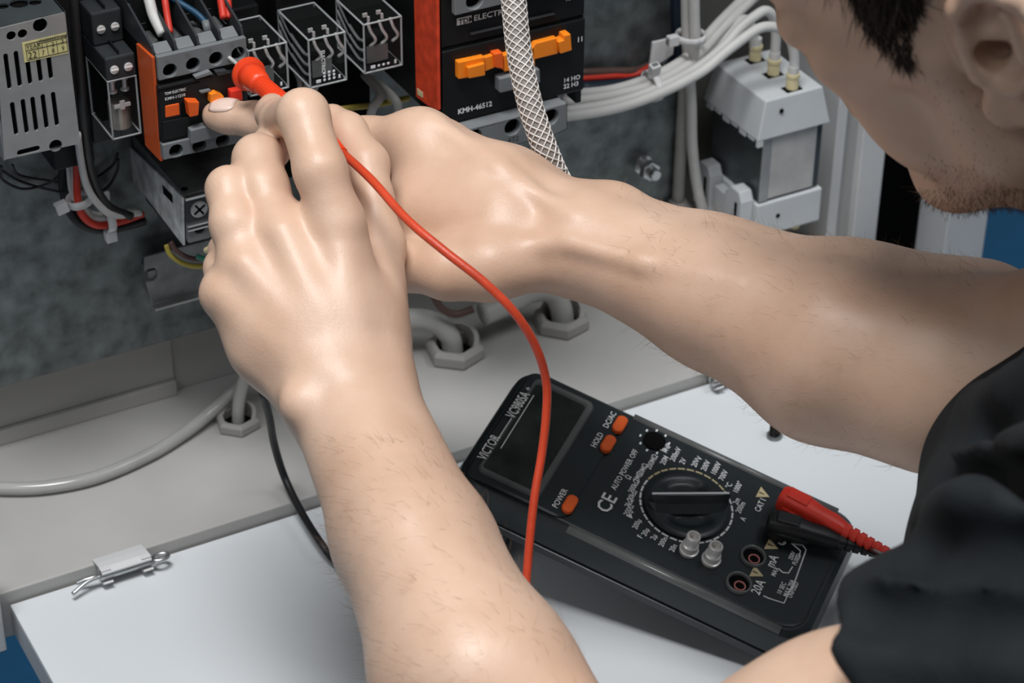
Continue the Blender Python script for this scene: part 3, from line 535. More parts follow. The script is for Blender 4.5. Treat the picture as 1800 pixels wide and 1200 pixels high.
def tie(name, label, c, ax, R, head):
    t = thing(name, label, 'cable tie', c)
    c = V3(*c); ax = V3(*ax) / np.linalg.norm(ax); u = np.cross(ax, (0, 1, 0.2)); u /= np.linalg.norm(u); w = np.cross(ax, u); k = MB(); n = 20
    for i in range(n):
        a0, a1 = 2 * math.pi * i / n, 2 * math.pi * (i + 1) / n; q = []
        for r in (R, R + 0.0011):
            for an in (a0, a1):
                for s_ in (-1, 1): q.append(c + (u * math.cos(an) + w * math.sin(an)) * r + ax * 0.0021 * s_)
        k.hexa([q[0], q[1], q[3], q[2], q[4], q[5], q[7], q[6]])
    k.build('strap', 'tie', t, smooth=True)
    hd = V3(*head); d = hd - c; d -= ax * (d @ ax); d /= np.linalg.norm(d); e = np.cross(d, ax); b = c + d * (R + 0.001); q = []
    for l_ in (0, 0.0065):
        for (i, j) in ((-1, -1), (1, -1), (1, 1), (-1, 1)): q.append(b + d * l_ + ax * 0.0030 * i + e * 0.0024 * j)
    hb = MB().hexa(q).build('head', 'tie', t, 0.0006)
    q = []
    for l_ in (0.0066, 0.0072):
        for (i, j) in ((-1, -1), (1, -1), (1, 1), (-1, 1)): q.append(b + d * l_ + ax * 0.0016 * i + e * 0.0010 * j)
    MB().hexa(q).build('slot', 'grey', hb)
tie('cable_tie', 'white cable tie with its head hanging below the curved red and white wires', P(190, 384, 1, -0.021), P(204, 380, 1, -0.021) - P(176, 388, 1, -0.021), 0.0062, P(189, 425, 1, -0.021))
tie('cable_tie', 'white cable tie with its head left of the red wire under the power supply', P(140, 350, 1, -0.026), P(146, 365, 1, -0.026) - P(136, 338, 1, -0.026), 0.0058, P(100, 358, 1, -0.026))
MB_ = MB().prism(yP([(176, 342), (193, 337), (194, 352), (184, 360)], -0.02), (0, 0.002, 0)).build('wire_marker', 'tie', None, 0.0005); tag(MB_, 'small white wire marker tag above the curved white cable', 'marker')

# terminal unit under the small contactor: long side cheek, dark top, front with screws
yb = -0.075
xb = P(321, 348, 1, yb)[0]
tu = thing('terminal_unit', 'grey steel terminal unit jutting out beneath the small contactor', 'terminal unit', (xb, yb, P(322, 431, 1, yb)[2]))
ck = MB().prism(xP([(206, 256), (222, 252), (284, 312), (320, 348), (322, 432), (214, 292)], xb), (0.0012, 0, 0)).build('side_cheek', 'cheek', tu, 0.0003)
MB().prism(xP([(285, 325), (302, 343), (303, 357), (287, 340)], xb - 0.0003), (0.0002, 0, 0)).build('cheek_slot', 'void', ck)
zt2 = P(320, 346, 1, yb)[2]; zb3 = P(322, 431, 1, yb)[2]; xe = xb + 0.055
MB().box(xb + 0.0013, xe, yb + 0.003, -0.001, zt2 - 0.016, zt2 - 0.001).build('top_cover', 'steel_dark', tu, 0.0006)
MB().lathe((xb + 0.004, yb + 0.008, zt2 - 0.001), (0, 0, 1), [(0, 0.0017), (0.0005, 0.0017)], 12).build('cover_hole', 'void', tu)
fr = MB().box(xb + 0.0013, xe, yb + 0.0005, yb + 0.010, zt2 - 0.0165, zt2 - 0.0025).build('front_block', 'dark', tu, 0.0005)
MB().box(xb + 0.0013, xe, yb - 0.0006, yb + 0.001, zt2 - 0.0028, zt2 - 0.0012).box(xb + 0.0013, xe, yb - 0.0006, yb + 0.001, zt2 - 0.0185, zt2 - 0.0172).box(xb + 0.0013, xe, yb - 0.0006, yb + 0.001, zt2 - 0.0208, zt2 - 0.0197).build('front_rail', 'zinc', tu, 0.0002)
for k in range(3):
    cx = xb + 0.0082 + k * 0.014; cz = zt2 - 0.0095
    s_ = MB().lathe((cx, yb + 0.0005, cz), (0, -1, 0), [(0, 0.0046), (0.0007, 0.0046), (0.0010, 0.0038)], 20).build('screw', 'steel', tu)
    c_ = MB()
    for an in (0.6, 2.17):
        d = V3(math.cos(an), 0, math.sin(an)); e = V3(-math.sin(an), 0, math.cos(an)); q = []
        for yy in (yb - 0.0006, yb - 0.00045 - 0.0003):
            for (i, j) in ((-1, -1), (1, -1), (1, 1), (-1, 1)): q.append(V3(cx, yy, cz) + d * 0.0036 * i + e * 0.0005 * j)
        c_.hexa(q)
    c_.build('cross_slot', 'void', s_)
    cz2 = zb3 + 0.006
    lo__ = [(cx - 0.0065, yb + 0.001, zb3 - 0.0005), (cx + 0.006, yb + 0.001, zb3 - 0.0005), (cx + 0.006, yb + 0.001, zb3 + 0.0128), (cx - 0.0065, yb + 0.001, zb3 + 0.0128)]
    tb_ = plate_holes(lo__, [circ((cx, yb + 0.001, cz2 + 0.0005), 0.0030, (1, 0, 0), (0, 0, 1), 16)], (0, 0.004, 0)).build('terminal', 'grey', tu, 0.0004)
    MB().box(cx - 0.006, cx + 0.0055, yb + 0.0052, yb + 0.02, zb3, zb3 + 0.012).build('terminal_back', 'dark', tb_)
MB().box(xb + 0.0016, xb + 0.0500, yb + 0.014, -0.012, zb3 - 0.008, zb3 + 0.004).build('lower_body', 'dark', tu, 0.0008)
wire('yellow_wire', 'pale yellow wire sagging below the terminal unit', 'yellow_wire', yw_([(292, 430, -0.05), (300, 448, -0.052), (325, 464, -0.055), (355, 468, -0.058), (390, 460, -0.06), (420, 440, -0.06)]), 0.0014)
wire('brown_wire', 'dark brown wire above the sagging yellow wire', 'brown_wire', yw_([(300, 425, -0.054), (312, 442, -0.056), (340, 455, -0.06), (380, 450, -0.062), (415, 430, -0.06)]), 0.0014)
wire('green_wire', 'short green wire peeking out left of the near knuckles', 'green_wire', yw_([(345, 450, -0.064), (362, 455, -0.066), (385, 452, -0.066), (410, 440, -0.06)]), 0.0014)
wire('cream_wire', 'cream wire end clamped in the terminal unit', 'cream', yw_([(362, 440, -0.076), (372, 436, -0.080), (385, 434, -0.08), (400, 436, -0.076)]), 0.0016)
# notched mounting bracket on the plate
bp_ = [(255, 452), (292, 440), (330, 430), (372, 420), (380, 505), (343, 514), (268, 532), (257, 500)]
hook = [(254, 452)] + [(293, 441), (375, 420), (380, 506), (267, 534), (256, 495), (272, 493), (277, 486), (277, 476), (272, 471), (262, 473), (254, 478)]
nb = thing('notched_bracket', 'dull metal bracket with a hook notch screwed to the plate below the terminal unit', 'bracket', P(300, 530, 1, -0.012))
MB().prism(yP(hook, -0.012), (0, 0.0016, 0)).build('plate', 'steel_dark', nb, 0.0004)
A, B = yP([(267, 533), (385, 505)], -0.012); zz = (A[2] + B[2]) / 2
MB().box(A[0], B[0], -0.017, -0.0121, zz - 0.0016, zz).build('bottom_flange', 'zinc', nb, 0.0003)
MB().box(A[0], B[0], -0.0103, -0.0002, zz + 0.004, zz + 0.02).build('standoff', 'steel_dark', nb)

# bolt on the plate, pipes at the plate's right edge
b0 = P(1129, 288, 1, 0.0)
bo = thing('bolt', 'zinc bolt with a nut sticking out of the plate above the far wrist', 'bolt', b0)
MB().lathe(b0, (0, -1, 0), [(0.0, 0.0060), (0.0012, 0.0060)], 18).build('washer', 'zinc', bo)
MB().lathe(b0, (0, -1, 0), [(0.0013, 0.0036), (0.016, 0.0036), (0.0165, 0.003)], 16).build('shank', 'zinc', bo, smooth=False)
MB().lathe(b0, (0, -1, 0), [(0.006, 0.0058), (0.0065, 0.0064), (0.0108, 0.0064), (0.0113, 0.0058)], 6, 0.4, (1, 0, 0)).build('nut', 'zinc', bo)
pi = thing('conduit', 'thin grey pipe standing at the right edge of the mounting plate', 'pipe', P(1196, 372, 1, -0.004))
a_, b_ = P(1196, 180, 1, -0.004), P(1196, 366, 1, -0.004); b_[0] = a_[0] = (a_[0] + b_[0]) / 2; a_[2] = 0.5
MB().tube([b_, a_], 0.0036, 12).build('pipe', 'grey_cable', pi, smooth=True)
MB().lathe(b_ + V3(0, 0, -0.006), (0, 0, 1), [(0, 0.0072), (0.0005, 0.0088), (0.007, 0.0088), (0.0125, 0.0052)], 20).build('base_ring', 'gland', pi, smooth=False)

# ================================================================= white capped device at the right
yd = -0.05
A = P(1346, 178, 1, yd); B = P(1447, 152, 1, yd); zc = (A[2] + B[2]) / 2; xa, xb2 = A[0], B[0]; ybk = 0.004
zc0 = P(1337, 249, 1, yd - 0.003)[2]
wd = thing('power_module', 'white capped power module with three white wires, right of the mounting plate', 'power module', ((xa + xb2) / 2, yd, 0.02))
fl = 0.0055
cap = MB().hexa([(xa - fl, yd - 0.003, zc0), (xb2 + fl, yd - 0.003, zc0), (xb2 + fl, ybk + 0.003, zc0), (xa - fl, ybk + 0.003, zc0), (xa, yd, zc), (xb2, yd, zc), (xb2, ybk, zc), (xa, ybk, zc)]).build('top_cap', 'ltgrey', wd, 0.0009)
m = MB()
for k in range(6):       # scalloped lower skirt of the cap
    y0_ = yd + 0.002 + k * (ybk - yd) / 6; m.box(xa - fl + 0.0003, xa - fl + 0.0016, y0_, y0_ + 0.0062, zc0 - 0.0018 - 0.0014 * (k % 2), zc0 - 0.0001)
m.box(xa - fl + 0.0002, xa - fl + 0.004, yd - 0.0028, yd - 0.001, zc0 - 0.004, zc0 - 0.0001)
m.build('skirt', 'ltgrey', cap)
MB().lathe(P(1374, 195, 1, yd - 0.0016), (0, -1, 0.1), [(0, 0.0016), (0.0005, 0.0012)], 12).build('pin_hole', 'void', cap)
zb4 = P(1345, 352, 1, yd)[2]; zb5 = zb4 - 0.024
MB().box(xa + 0.0003, xb2 + 0.003, yd + 0.0005, ybk, zb4 - 0.001, zc0 + 0.001).build('body', 'side', wd, 0.0008)
fx = P(1350, 300, 1, yd)[0]; fx1 = P(1430, 290, 1, yd)[0]
MB().box(fx + 0.001, fx1, yd - 0.0004, yd + 0.0004, zb4 + 0.001, zc0 - 0.001).build('foil_label', 'mica', wd)
MB().box(xa + 0.0003, fx + 0.0008, yd - 0.0008, yd + 0.0004, zb4, zc0).build('corner_strip', 'steel', wd, 0.0003)
base = MB().box(xa - 0.0015, xb2 + 0.005, yd - 0.002, ybk, zb5, zb4 - 0.0012).build('base_cap', 'ltgrey', wd, 0.0009)
MB().lathe((xa + 0.014, yd - 0.0019, (zb4 + zb5) / 2), (0, -1, 0), [(0, 0.0016), (0.0005, 0.0013)], 12).build('pin_hole', 'void', base)
for k, y0_ in enumerate((yd + 0.002, yd + 0.036)):
    zq = zb4 + 0.001
    c_ = MB().prism([(xa - 0.0016, y0_, zb5), (xa - 0.0016, y0_ + 0.018, zb5), (xa - 0.0016, y0_ + 0.018, zq), (xa - 0.0016, y0_ + 0.012, zq + 0.006), (xa - 0.0016, y0_ + 0.003, zq + 0.006), (xa - 0.0016, y0_, zq)], (-0.009, 0, 0)).build('mounting_clip', 'ltgrey', wd, 0.0008)
    MB().box(xa - 0.0109, xa - 0.0105, y0_ + 0.004, y0_ + 0.0065, zb5 + 0.006, zq - 0.002).box(xa - 0.0109, xa - 0.0105, y0_ + 0.0035, y0_ + 0.0105, zb5 + 0.010, zb5 + 0.0125).build('clip_slot', 'void', c_)
MB().box(xa - 0.008, xa - 0.0017, yd + 0.021, yd + 0.035, zb5 + 0.002, zb4 - 0.004).build('clip_bridge', 'ltgrey', wd, 0.0008)
MB().lathe((xb2 - 0.006, yd + 0.008, zb5 - 0.0001), (0, 0, -1), [(0, 0.0035), (0.006, 0.0035), (0.007, 0.0028)], 12).build('brass_foot', 'gold', wd)
fe = [(1327, 106), (1359, 131), (1392, 156)]
tops = [[(1327, 80, 0), (1324, 42, 1), (1312, 30, 2), (1290, 42, 3), (1262, 70, 3)], [(1361, 100, 0), (1366, 55, 1), (1352, 26, 2), (1330, 18, 3), (1296, 40, 3)], [(1396, 125, 0), (1402, 95, 1), (1404, 60, 1), (1404, 20, 1), (1402, -30, 1)]]
for k, (px, py) in enumerate(fe):
    c = P(px, py, 2, zc)
    MB().box(c[0] - 0.0055, c[0] + 0.0055, c[1] - 0.0035, c[1] + 0.0035, zc + 0.00005, zc + 0.0003).build('cable_slot', 'void', cap)
    t = thing('cable_end', ['rear', 'middle', 'front'][k] + ' cream ferrule with its white wire on top of the white power module', 'cable end', c)
    MB().lathe(c, (0, 0, 1), [(0.0006, 0.0037), (0.007, 0.0036), (0.0085, 0.0041), (0.0105, 0.0041)], 16).build('ferrule', 'cream', t, 0.0002)
    MB().lathe(c, (0, 0, 1), [(0.0107, 0.0034), (0.0150, 0.0033)], 14).build('sleeve', 'white_cable', t)
# white cable bundle sweeping behind
bun = [[(990, 180), (1075, 168), (1150, 147), (1212, 112), (1270, 50), (1311, 10), (1352, -28)], [(990, 166), (1075, 158), (1150, 134), (1210, 98), (1262, 42), (1300, 4), (1335, -30)],
       [(1000, 188), (1080, 173), (1152, 152), (1222, 112), (1262, 78), (1290, 52), (1303, 36), (1316, 38), (1324, 64), (1327, 92)], [(990, 196), (1075, 182), (1150, 158), (1222, 122), (1270, 84), (1299, 51), (1329, 27), (1347, 19), (1361, 33), (1364, 66), (1360, 118)], [(985, 206), (1075, 192), (1152, 167), (1230, 128), (1285, 84), (1340, 48), (1382, 58), (1396, 98), (1393, 142)]]
yy_ = [-0.035, -0.0285, -0.022, -0.0415, -0.048]
for k, pth in enumerate(bun):
    rk = len(pth) - 1; n_ = ['second from the top', 'uppermost', 'middle', 'second lowest', 'lowest'][k]; ye_ = [0.004, 0.008, *[P(*f_, 2, zc)[1] for f_ in fe]][k]
    ys_ = [yy_[k] + (ye_ - yy_[k]) * (1.0 if i_ >= (5 if k < 2 else 6) else min(1.0, max(0.0, (a_ - 1180) / 120))) for i_, (a_, b_) in enumerate(pth)]
    wire('white_cable', n_ + ' white cable in the tied bundle sweeping up to the right', 'white_cable', [P(a_, b_, 1, y_) for (a_, b_), y_ in zip(pth, ys_)], 0.0030, 'white cable bundle at the right', 'cable', 12)
tie('cable_tie', 'white cable tie gripping the sweeping white cable bundle', P(1147, 150, 1, -0.035), P(1175, 140, 1, -0.035) - P(1120, 160, 1, -0.035), 0.0085, P(1140, 112, 1, -0.04))
for k, (r_, yv) in enumerate((((1206, -20), -0.02), ((1219, -20), -0.026))):
    wire('white_cable', ['left', 'right'][k] + ' of two white cables dropping from above into the knotted tie', 'white_cable', [P(r_[0], -30, 1, yv), P(r_[0] + 1, 30, 1, yv), P(r_[0] + 2, 70, 1, yv), P(r_[0] + 3 - 4 * k, 105, 1, yv + 0.004)], 0.0033, None, 'cable', 12)
wire('white_cable', 'white cable hanging straight down left of the white power module', 'white_cable', [P(1212, 130, 1, -0.012), P(1215, 190, 1, -0.012), P(1217, 260, 1, -0.012), P(1226, 330, 1, -0.014), P(1240, 385, 1, -0.016), P(1256, 430, 1, -0.018)], 0.0033, None, 'cable', 12)
tie('cable_tie', 'white tie knotted round two vertical white cables', P(1214, 64, 1, -0.023), (0.02, 0, 1), 0.0078, P(1190, 66, 1, -0.023))
wire('navy_cable', 'dark navy cable behind the vertical white cables', 'navy', [P(1190, -30, 1, -0.008), P(1192, 40, 1, -0.008), P(1194, 90, 1, -0.008), P(1168, 128, 1, -0.008), P(1110, 148, 1, -0.010), P(1020, 156, 1, -0.010)], 0.0042, None, 'cable')
wire('red_wire', 'dull red wire behind the white cable bundle at the right', 'red_wire', [P(1020, 138, 1, -0.006), P(1075, 134, 1, -0.006), P(1120, 130, 1, -0.006), P(1165, 100, 1, -0.012), P(1185, 72, 1, -0.014)], 0.0020)
wire('brown_wire', 'dark brown wire above the dull red wire', 'brown_wire', [P(1020, 128, 1, -0.004), P(1075, 126, 1, -0.004), P(1120, 124, 1, -0.004), P(1160, 108, 1, -0.004)], 0.0026)
MB_ = MB().prism(yP([(1148, 75), (1186, 66), (1184, 96), (1160, 112), (1143, 116)], -0.016), (0, 0.002, 0)).build('wire_marker', 'tie', None, 0.0005); tag(MB_, 'white marker tag with a red wire across it above the cable bundle', 'marker')

# ================================================================= multimeter
U = V3(0.6114, -0.7541, -0.2397); U /= np.linalg.norm(U); VV = V3(-0.7902, -0.5982, -0.1333); VV -= U * (VV @ U); VV /= np.linalg.norm(VV); NN = np.cross(U, VV); NN = NN if NN[2] > 0 else -NN
_o = P(1200, 885, 2, 0.0482); MO = _o
def L2(px, py, w=0.0):             # sight line -> (u, v) on the face plane lifted by w
    d = ray(px, py); s = ((MO + NN * w - CAM) @ NN) / (d @ NN); q = CAM + d * s - MO; return q @ U, q @ VV
def MW(u, v, w=0.0): return MO + U * u + VV * v + NN * w
u0, u1 = -0.106, 0.0835; v0, v1 = -0.0420, 0.0475
uc, vc, hu, hv = (u0 + u1) / 2, (v0 + v1) / 2, (u1 - u0) / 2, (v1 - v0) / 2
def rring(hu_, hv_, r, w, n=8, du=0.0):
    o = []
    for (sx, sy, a0) in ((1, 1, 0), (-1, 1, 90), (-1, -1, 180), (1, -1, 270)):
        for k in range(n + 1):
            a = math.radians(a0 + 90 * k / n); o.append(MW(uc + du + sx * (hu_ - r) + r * math.cos(a), vc + sy * (hv_ - r) + r * math.sin(a), w))
    return o
def loft(rings, cap0=True, cap1=True):
    n = len(rings[0]); vs = [p for r in rings for p in r]
    fs = [(i * n + k, i * n + (k + 1) % n, (i + 1) * n + (k + 1) % n, (i + 1) * n + k) for i in range(len(rings) - 1) for k in range(n)]
    if cap0: fs.append(tuple(range(n))[::-1])
    if cap1: fs.append(tuple(range((len(rings) - 1) * n, len(rings) * n)))
    return MB().add(vs, fs)
mm = thing('multimeter', 'black digital multimeter with a grey screen, dial and orange buttons propped on the lid', 'multimeter', MW(0, 0, -0.03))
e = 0.0035
body = loft([rring(hu - 0.004, hv - 0.004, 0.010, -0.0285), rring(hu, hv, 0.013, -0.0260), rring(hu + e, hv + e, 0.015, -0.0220), rring(hu + e, hv + e, 0.015, -0.0175), rring(hu + e - 0.0015, hv + e - 0.0015, 0.015, -0.0168), rring(hu + e - 0.0015, hv + e - 0.0015, 0.015, -0.0155),
             rring(hu + e, hv + e, 0.015, -0.0148), rring(hu + e - 0.001, hv + e - 0.001, 0.015, -0.0080), rring(hu + 0.001, hv + 0.001, 0.014, -0.0030), rring(hu - 0.002, hv - 0.0015, 0.013, -0.0008)])
bo_ = body.build('case', 'meter', mm, smooth=True); bo_.data.set_sharp_from_angle(angle=math.radians(30))
cf = loft([rring(hu - 0.0032, hv - 0.0035, 0.012, -0.0010), rring(hu - 0.0032, hv - 0.0035, 0.012, -0.0003), rring(hu - 0.0042, hv - 0.0045, 0.011, 0.0)]).build('face_panel', 'face', mm, smooth=False)
# ridges along both long sides of the face, highlight put into a lighter colour
for s_, nm in ((1, 'near'), (-1, 'far')):
    ve = vc + s_ * (hv - 0.0015)
    MB().tube([MW(uc - hu + 0.062, ve, -0.0016), MW(uc + hu - 0.012, ve, -0.0016)], 0.0024, 12).build('side_ridge', 'bezel', mm, smooth=True)
def rrect(a, b, c, d, r, w, n=5):
    o = []
    for (ux, vx, a0) in ((b - r, d - r, 0), (a + r, d - r, 90), (a + r, c + r, 180), (b - r, c + r, 270)):
        for k in range(n + 1):
            t = math.radians(a0 + 90 * k / n); o.append(MW(ux + r * math.cos(t), vx + r * math.sin(t), w))
    return o
ds = L2(1052, 815)[0]              # end of the raised display block
blkm = loft([rrect(u0 + 0.003, ds, v0 + 0.0035, v1 - 0.0035, 0.006, 0.0), rrect(u0 + 0.003, ds, v0 + 0.0035, v1 - 0.0035, 0.006, 0.0010), rrect(u0 + 0.004, ds - 0.001, v0 + 0.0045, v1 - 0.0045, 0.005, 0.0016)]).build('display_block', 'face', mm)
sa, sb = -0.0985, L2(1000, 790, 0.002)[0]
ra, rb2 = v0 + 0.0075, v1 - 0.0075
def lerp(a, b, t): return a + (b - a) * t
out_ = rrect(sa, sb, ra, rb2, 0.004, 0.0016); wu = L2(895, 750, 0.002)[0]
in_ = rrect(wu, sb - 0.0045, ra + 0.004, rb2 - 0.004, 0.002, 0.0016)
bz = MB(); n = len(out_); up_ = NN * 0.0016
bz.add([*out_, *[p + up_ * 0.9 for p in rrect(sa + 0.0006, sb - 0.0006, ra + 0.0006, rb2 - 0.0006, 0.004, 0.0016)], *[p + up_ * 0.9 for p in rrect(wu - 0.0008, sb - 0.0036, ra + 0.0030, rb2 - 0.0030, 0.002, 0.0016)], *in_],
       [(i * n + k, i * n + (k + 1) % n, (i + 1) * n + (k + 1) % n, (i + 1) * n + k) for i in range(3) for k in range(n)])
bzo = bz.build('screen_frame', 'bezel', mm)
MB().prism(rrect(wu, sb - 0.0045, ra + 0.004, rb2 - 0.004, 0.002, 0.0017), tuple(NN * 0.0004)).build('screen', 'lcd', mm)
TX, TY = -VV, -U                    # reading direction of the print on the face
m = MB()
text(m, 'VICTOR', MW(*L2(853, 810, 0.0033), 0.0033), TX, TY, 0.0070, squash=0.72, weight=0.012)
text(m, 'VC9805A', MW(*L2(904, 737, 0.0033), 0.0033), TX, TY, 0.0076, squash=0.66, weight=0.012)
text(m, '+', MW(*L2(931, 690, 0.0033), 0.0038) , TX, TY, 0.005)
a_, b_ = MW(*L2(873, 775, 0.0033), 0.0034), MW(*L2(899, 735, 0.0033), 0.0034); m.tube([a_, b_], 0.0003, 4)
a_, b_ = MW(*L2(880, 788, 0.0033), 0.0034), MW(*L2(938, 695, 0.0033), 0.0034); m.tube([a_, b_], 0.0003, 4)
m.build('lettering', 'print', bzo)
# buttons
def button(px, py, lab):
    u_, v_ = L2(px, py, 0.003); c0 = (u_ - 0.0030, u_ + 0.0030, v_ - 0.0058, v_ + 0.0058)
    loft([rrect(*c0, 0.0028, 0.0012), rrect(*c0, 0.0028, 0.0034), rrect(c0[0] + 0.0007, c0[1] - 0.0007, c0[2] + 0.0007, c0[3] - 0.0007, 0.0021, 0.0040)]).build('button', 'button', mm)
    if lab: text(mk, lab, MW(u_ - 0.0045, v_ + 0.0056, 0.0018), TX, TY, 0.0044, squash=0.9, weight=0.01)
mk = MB()
button(1002, 885, 'POWER'); button(1069, 779, 'HOLD'); button(1090, 745, 'DC/AC')
mk.build('lettering', 'print', blkm)
# dial
cu, cv = L2(1208, 884, 0.002); RD = 0.0222
dial = None
# grip bar across the dial, pointing to the display's near edge
pa = np.array(L2(1128, 882, 0.006)); pb = np.array(L2(1288, 881, 0.006)); gdir = (pb - pa) / np.linalg.norm(pb - pa); gn = np.array([-gdir[1], gdir[0]])
cc = np.array([cu, cv])
dvs, dfs, NR, NA = [], [], 14, 64
for i in range(NR + 1):
    r = RD * (1 - (1 - i / NR) ** 1.0) if i else 0.0004
    for k in range(NA):
        a_ = 2 * math.pi * k / NA; xx, yy3 = r * math.cos(a_), r * math.sin(a_)
        e_ = (xx / 0.0125) ** 2 + ((abs(yy3) - 0.0100) / 0.0060) ** 2; dip = max(0.0, 1 - e_); hgt = 0.0024 - 0.0019 * min(1.0, dip * 1.6) - (0.0008 if i == NR else 0.0)
        q2 = cc + gdir * xx + gn * yy3; dvs.append(MW(q2[0], q2[1], hgt))
for k in range(NA): q2 = cc + gdir * RD * math.cos(2 * math.pi * k / NA) + gn * RD * math.sin(2 * math.pi * k / NA); dvs.append(MW(q2[0], q2[1], 0.0001))
dfs = [(i * NA + k, i * NA + (k + 1) % NA, (i + 1) * NA + (k + 1) % NA, (i + 1) * NA + k) for i in range(NR + 1) for k in range(NA)] + [tuple(range(NA))]
dob = MB().add(dvs, dfs).build('dial', 'face', mm, smooth=True); dob.data.set_sharp_from_angle(angle=math.radians(40))
def gp(a, b, w): q = cc + gdir * a + gn * b; return MW(q[0], q[1], w)
sec = [(-0.0075, 0.0022), (-0.0030, 0.0052), (-0.0011, 0.0098), (0.0011, 0.0098), (0.0030, 0.0052), (0.0075, 0.0022)]
rings = []
for t in np.linspace(-1, 1, 13):
    k = math.sqrt(max(0.0, 1 - (abs(t)) ** 4)) * 0.75 + 0.25; rings.append([gp(t * (RD - 0.0008), b * k, w if w < 0.004 else (w if abs(t) < 0.95 else w * 0.9)) for b, w in sec])
loft(rings).build('dial_grip', 'meter', mm, 0.0005)
MB().tube([gp(-RD + 0.002, 0, 0.0099), gp(RD - 0.002, 0, 0.0099)], 0.0006, 6).build('pointer_line', 'print', mm)
# range ring: ticks and legends
mw, mgd = MB(), MB(); NT = 32
legend = ['20M', '200M', '2V', '20V', '200V', '1000V', '700', '°C', '', '200µ', '2m', '20m', '200m', '20A', '2n', '20n', '200n', '2µ', '200µF', 'F', '', '►|', '200Ω', '2kΩ', '20kΩ', '200kΩ', '2MΩ', '20MΩ', '200MΩ', 'hFE', '', '']
for k in range(NT):
    an = 2 * math.pi * (k + 0.5) / NT; a0, a1 = an - 0.078, an + 0.078; m_ = mgd if 17 <= k <= 26 else mw
    q = [(RD + 0.0012, a0), (RD + 0.0012, a1), (RD + 0.0022, a1), (RD + 0.0022, a0)]
    m_.prism([MW(cu + r * math.cos(t), cv + r * math.sin(t), 0.0001) for r, t in q], tuple(NN * 0.00015))
def leg(s_, px, py, sz=0.0042, sq=0.85, m_=None): text(m_ or mw, s_, MW(*L2(px, py, 0.0002), 0.0002), TX, TY, sz, squash=sq, weight=0.012)
for s_, px, py in [('AUTO POWER OFF', 1082, 862), ('20M', 1168, 818), ('200MΩ', 1143, 826), ('20MΩ', 1128, 838), ('2MΩ', 1121, 848), ('Ω', 1107, 844), ('200kΩ', 1112, 868), ('20kΩ', 1110, 882), ('2kΩ', 1106, 893), ('200Ω', 1104, 908),
                   ('200mV', 1185, 812), ('2V', 1202, 817), ('20V', 1223, 822), ('V', 1232, 810), ('200V', 1240, 829), ('1000V', 1257, 836), ('700V', 1271, 846), ('°C', 1283, 860), ('1000°', 1296, 868), ('2m', 1296, 888), ('200m', 1301, 903), ('A', 1309, 917), ('hFE', 1164, 793), ('PNP', 1172, 797)]: leg(s_, px, py)
for s_, px, py in [('200µ', 1119, 931), ('F', 1128, 947), ('20µ', 1135, 943), ('2µ', 1151, 950), ('200n', 1165, 962), ('20n', 1184, 971), ('►+', 1110, 912)]: leg(s_, px, py, 0.0040)
leg('CE', 1069, 904, 0.0108, 0.95); leg('CAT I', 1335, 901, 0.0045); leg('mA', 1359, 999, 0.0066); leg('20A', 1334, 1047, 0.0068); leg('C', 1378, 961, 0.0065)
for s_, px, py, sz in [('COM', 1376, 958, 0.001), ('250V', 1392, 985, 0.0032), ('FUSED', 1399, 994, 0.0032), ('MAX', 1362, 1014, 0.0034), ('10 SEC', 1372, 1046, 0.0034), ('MAX 20A', 1383, 1050, 0.0034), ('UNFUSED', 1391, 1052, 0.0030)]: leg(s_, px, py, sz)
def line(pts, w=0.00035): mw.tube([MW(*L2(x, y, 0.0002), 0.00025) for x, y in pts], w, 4)
line([(1391, 955), (1411, 958), (1417, 966), (1392, 1036)]); line([(1392, 955), (1407, 968), (1405, 977)]); line([(1369, 1000), (1376, 1006), (1386, 1007), (1393, 996)]); line([(1342, 1047), (1350, 1051), (1378, 1060), (1392, 1030)])
mw.build('range_print', 'print', mm); mgd.build('gold_range_marks', 'gold', mm)
# hazard triangles with a mark
for px, py in ((1340, 868), (1355, 959), (1329, 1007)):
    u_, v_ = L2(px, py); r = 0.0042; tri = [(u_ - 0.55 * r, v_ + 0.95 * r), (u_ - 0.55 * r, v_ - 0.95 * r), (u_ + 0.95 * r, v_)]
    t_ = MB().prism([MW(x, y, 0.0001) for x, y in tri], tuple(NN * 0.0002)).build('hazard_triangle', 'gold', mm)
    MB().prism([MW(u_ + a, v_ + b, 0.00031) for a, b in ((-0.0018, -0.0004), (-0.0018, 0.0004), (0.0010, 0.0002), (0.0010, -0.0002))], tuple(NN * 0.0001)).build('hazard_mark', 'ink', t_)
# transistor test socket
tu_, tv_ = L2(1150, 776)
MB().lathe(MW(tu_, tv_, 0.0001), NN, [(0, 0.0060), (0.0008, 0.0060), (0.0010, 0.0052)], 24).build('transistor_socket', 'void', mm)
m = MB()
for k in range(9):
    an = 2 * math.pi * k / 9 + 0.3; m.prism([MW(tu_ + 0.0078 * math.cos(an) + a, tv_ + 0.0078 * math.sin(an) + b, 0.0002) for a, b in ((-0.0005, -0.0008), (0.0005, -0.0008), (0.0005, 0.0008), (-0.0005, 0.0008))], tuple(NN * 0.0001))
m.build('socket_print', 'print', mm)
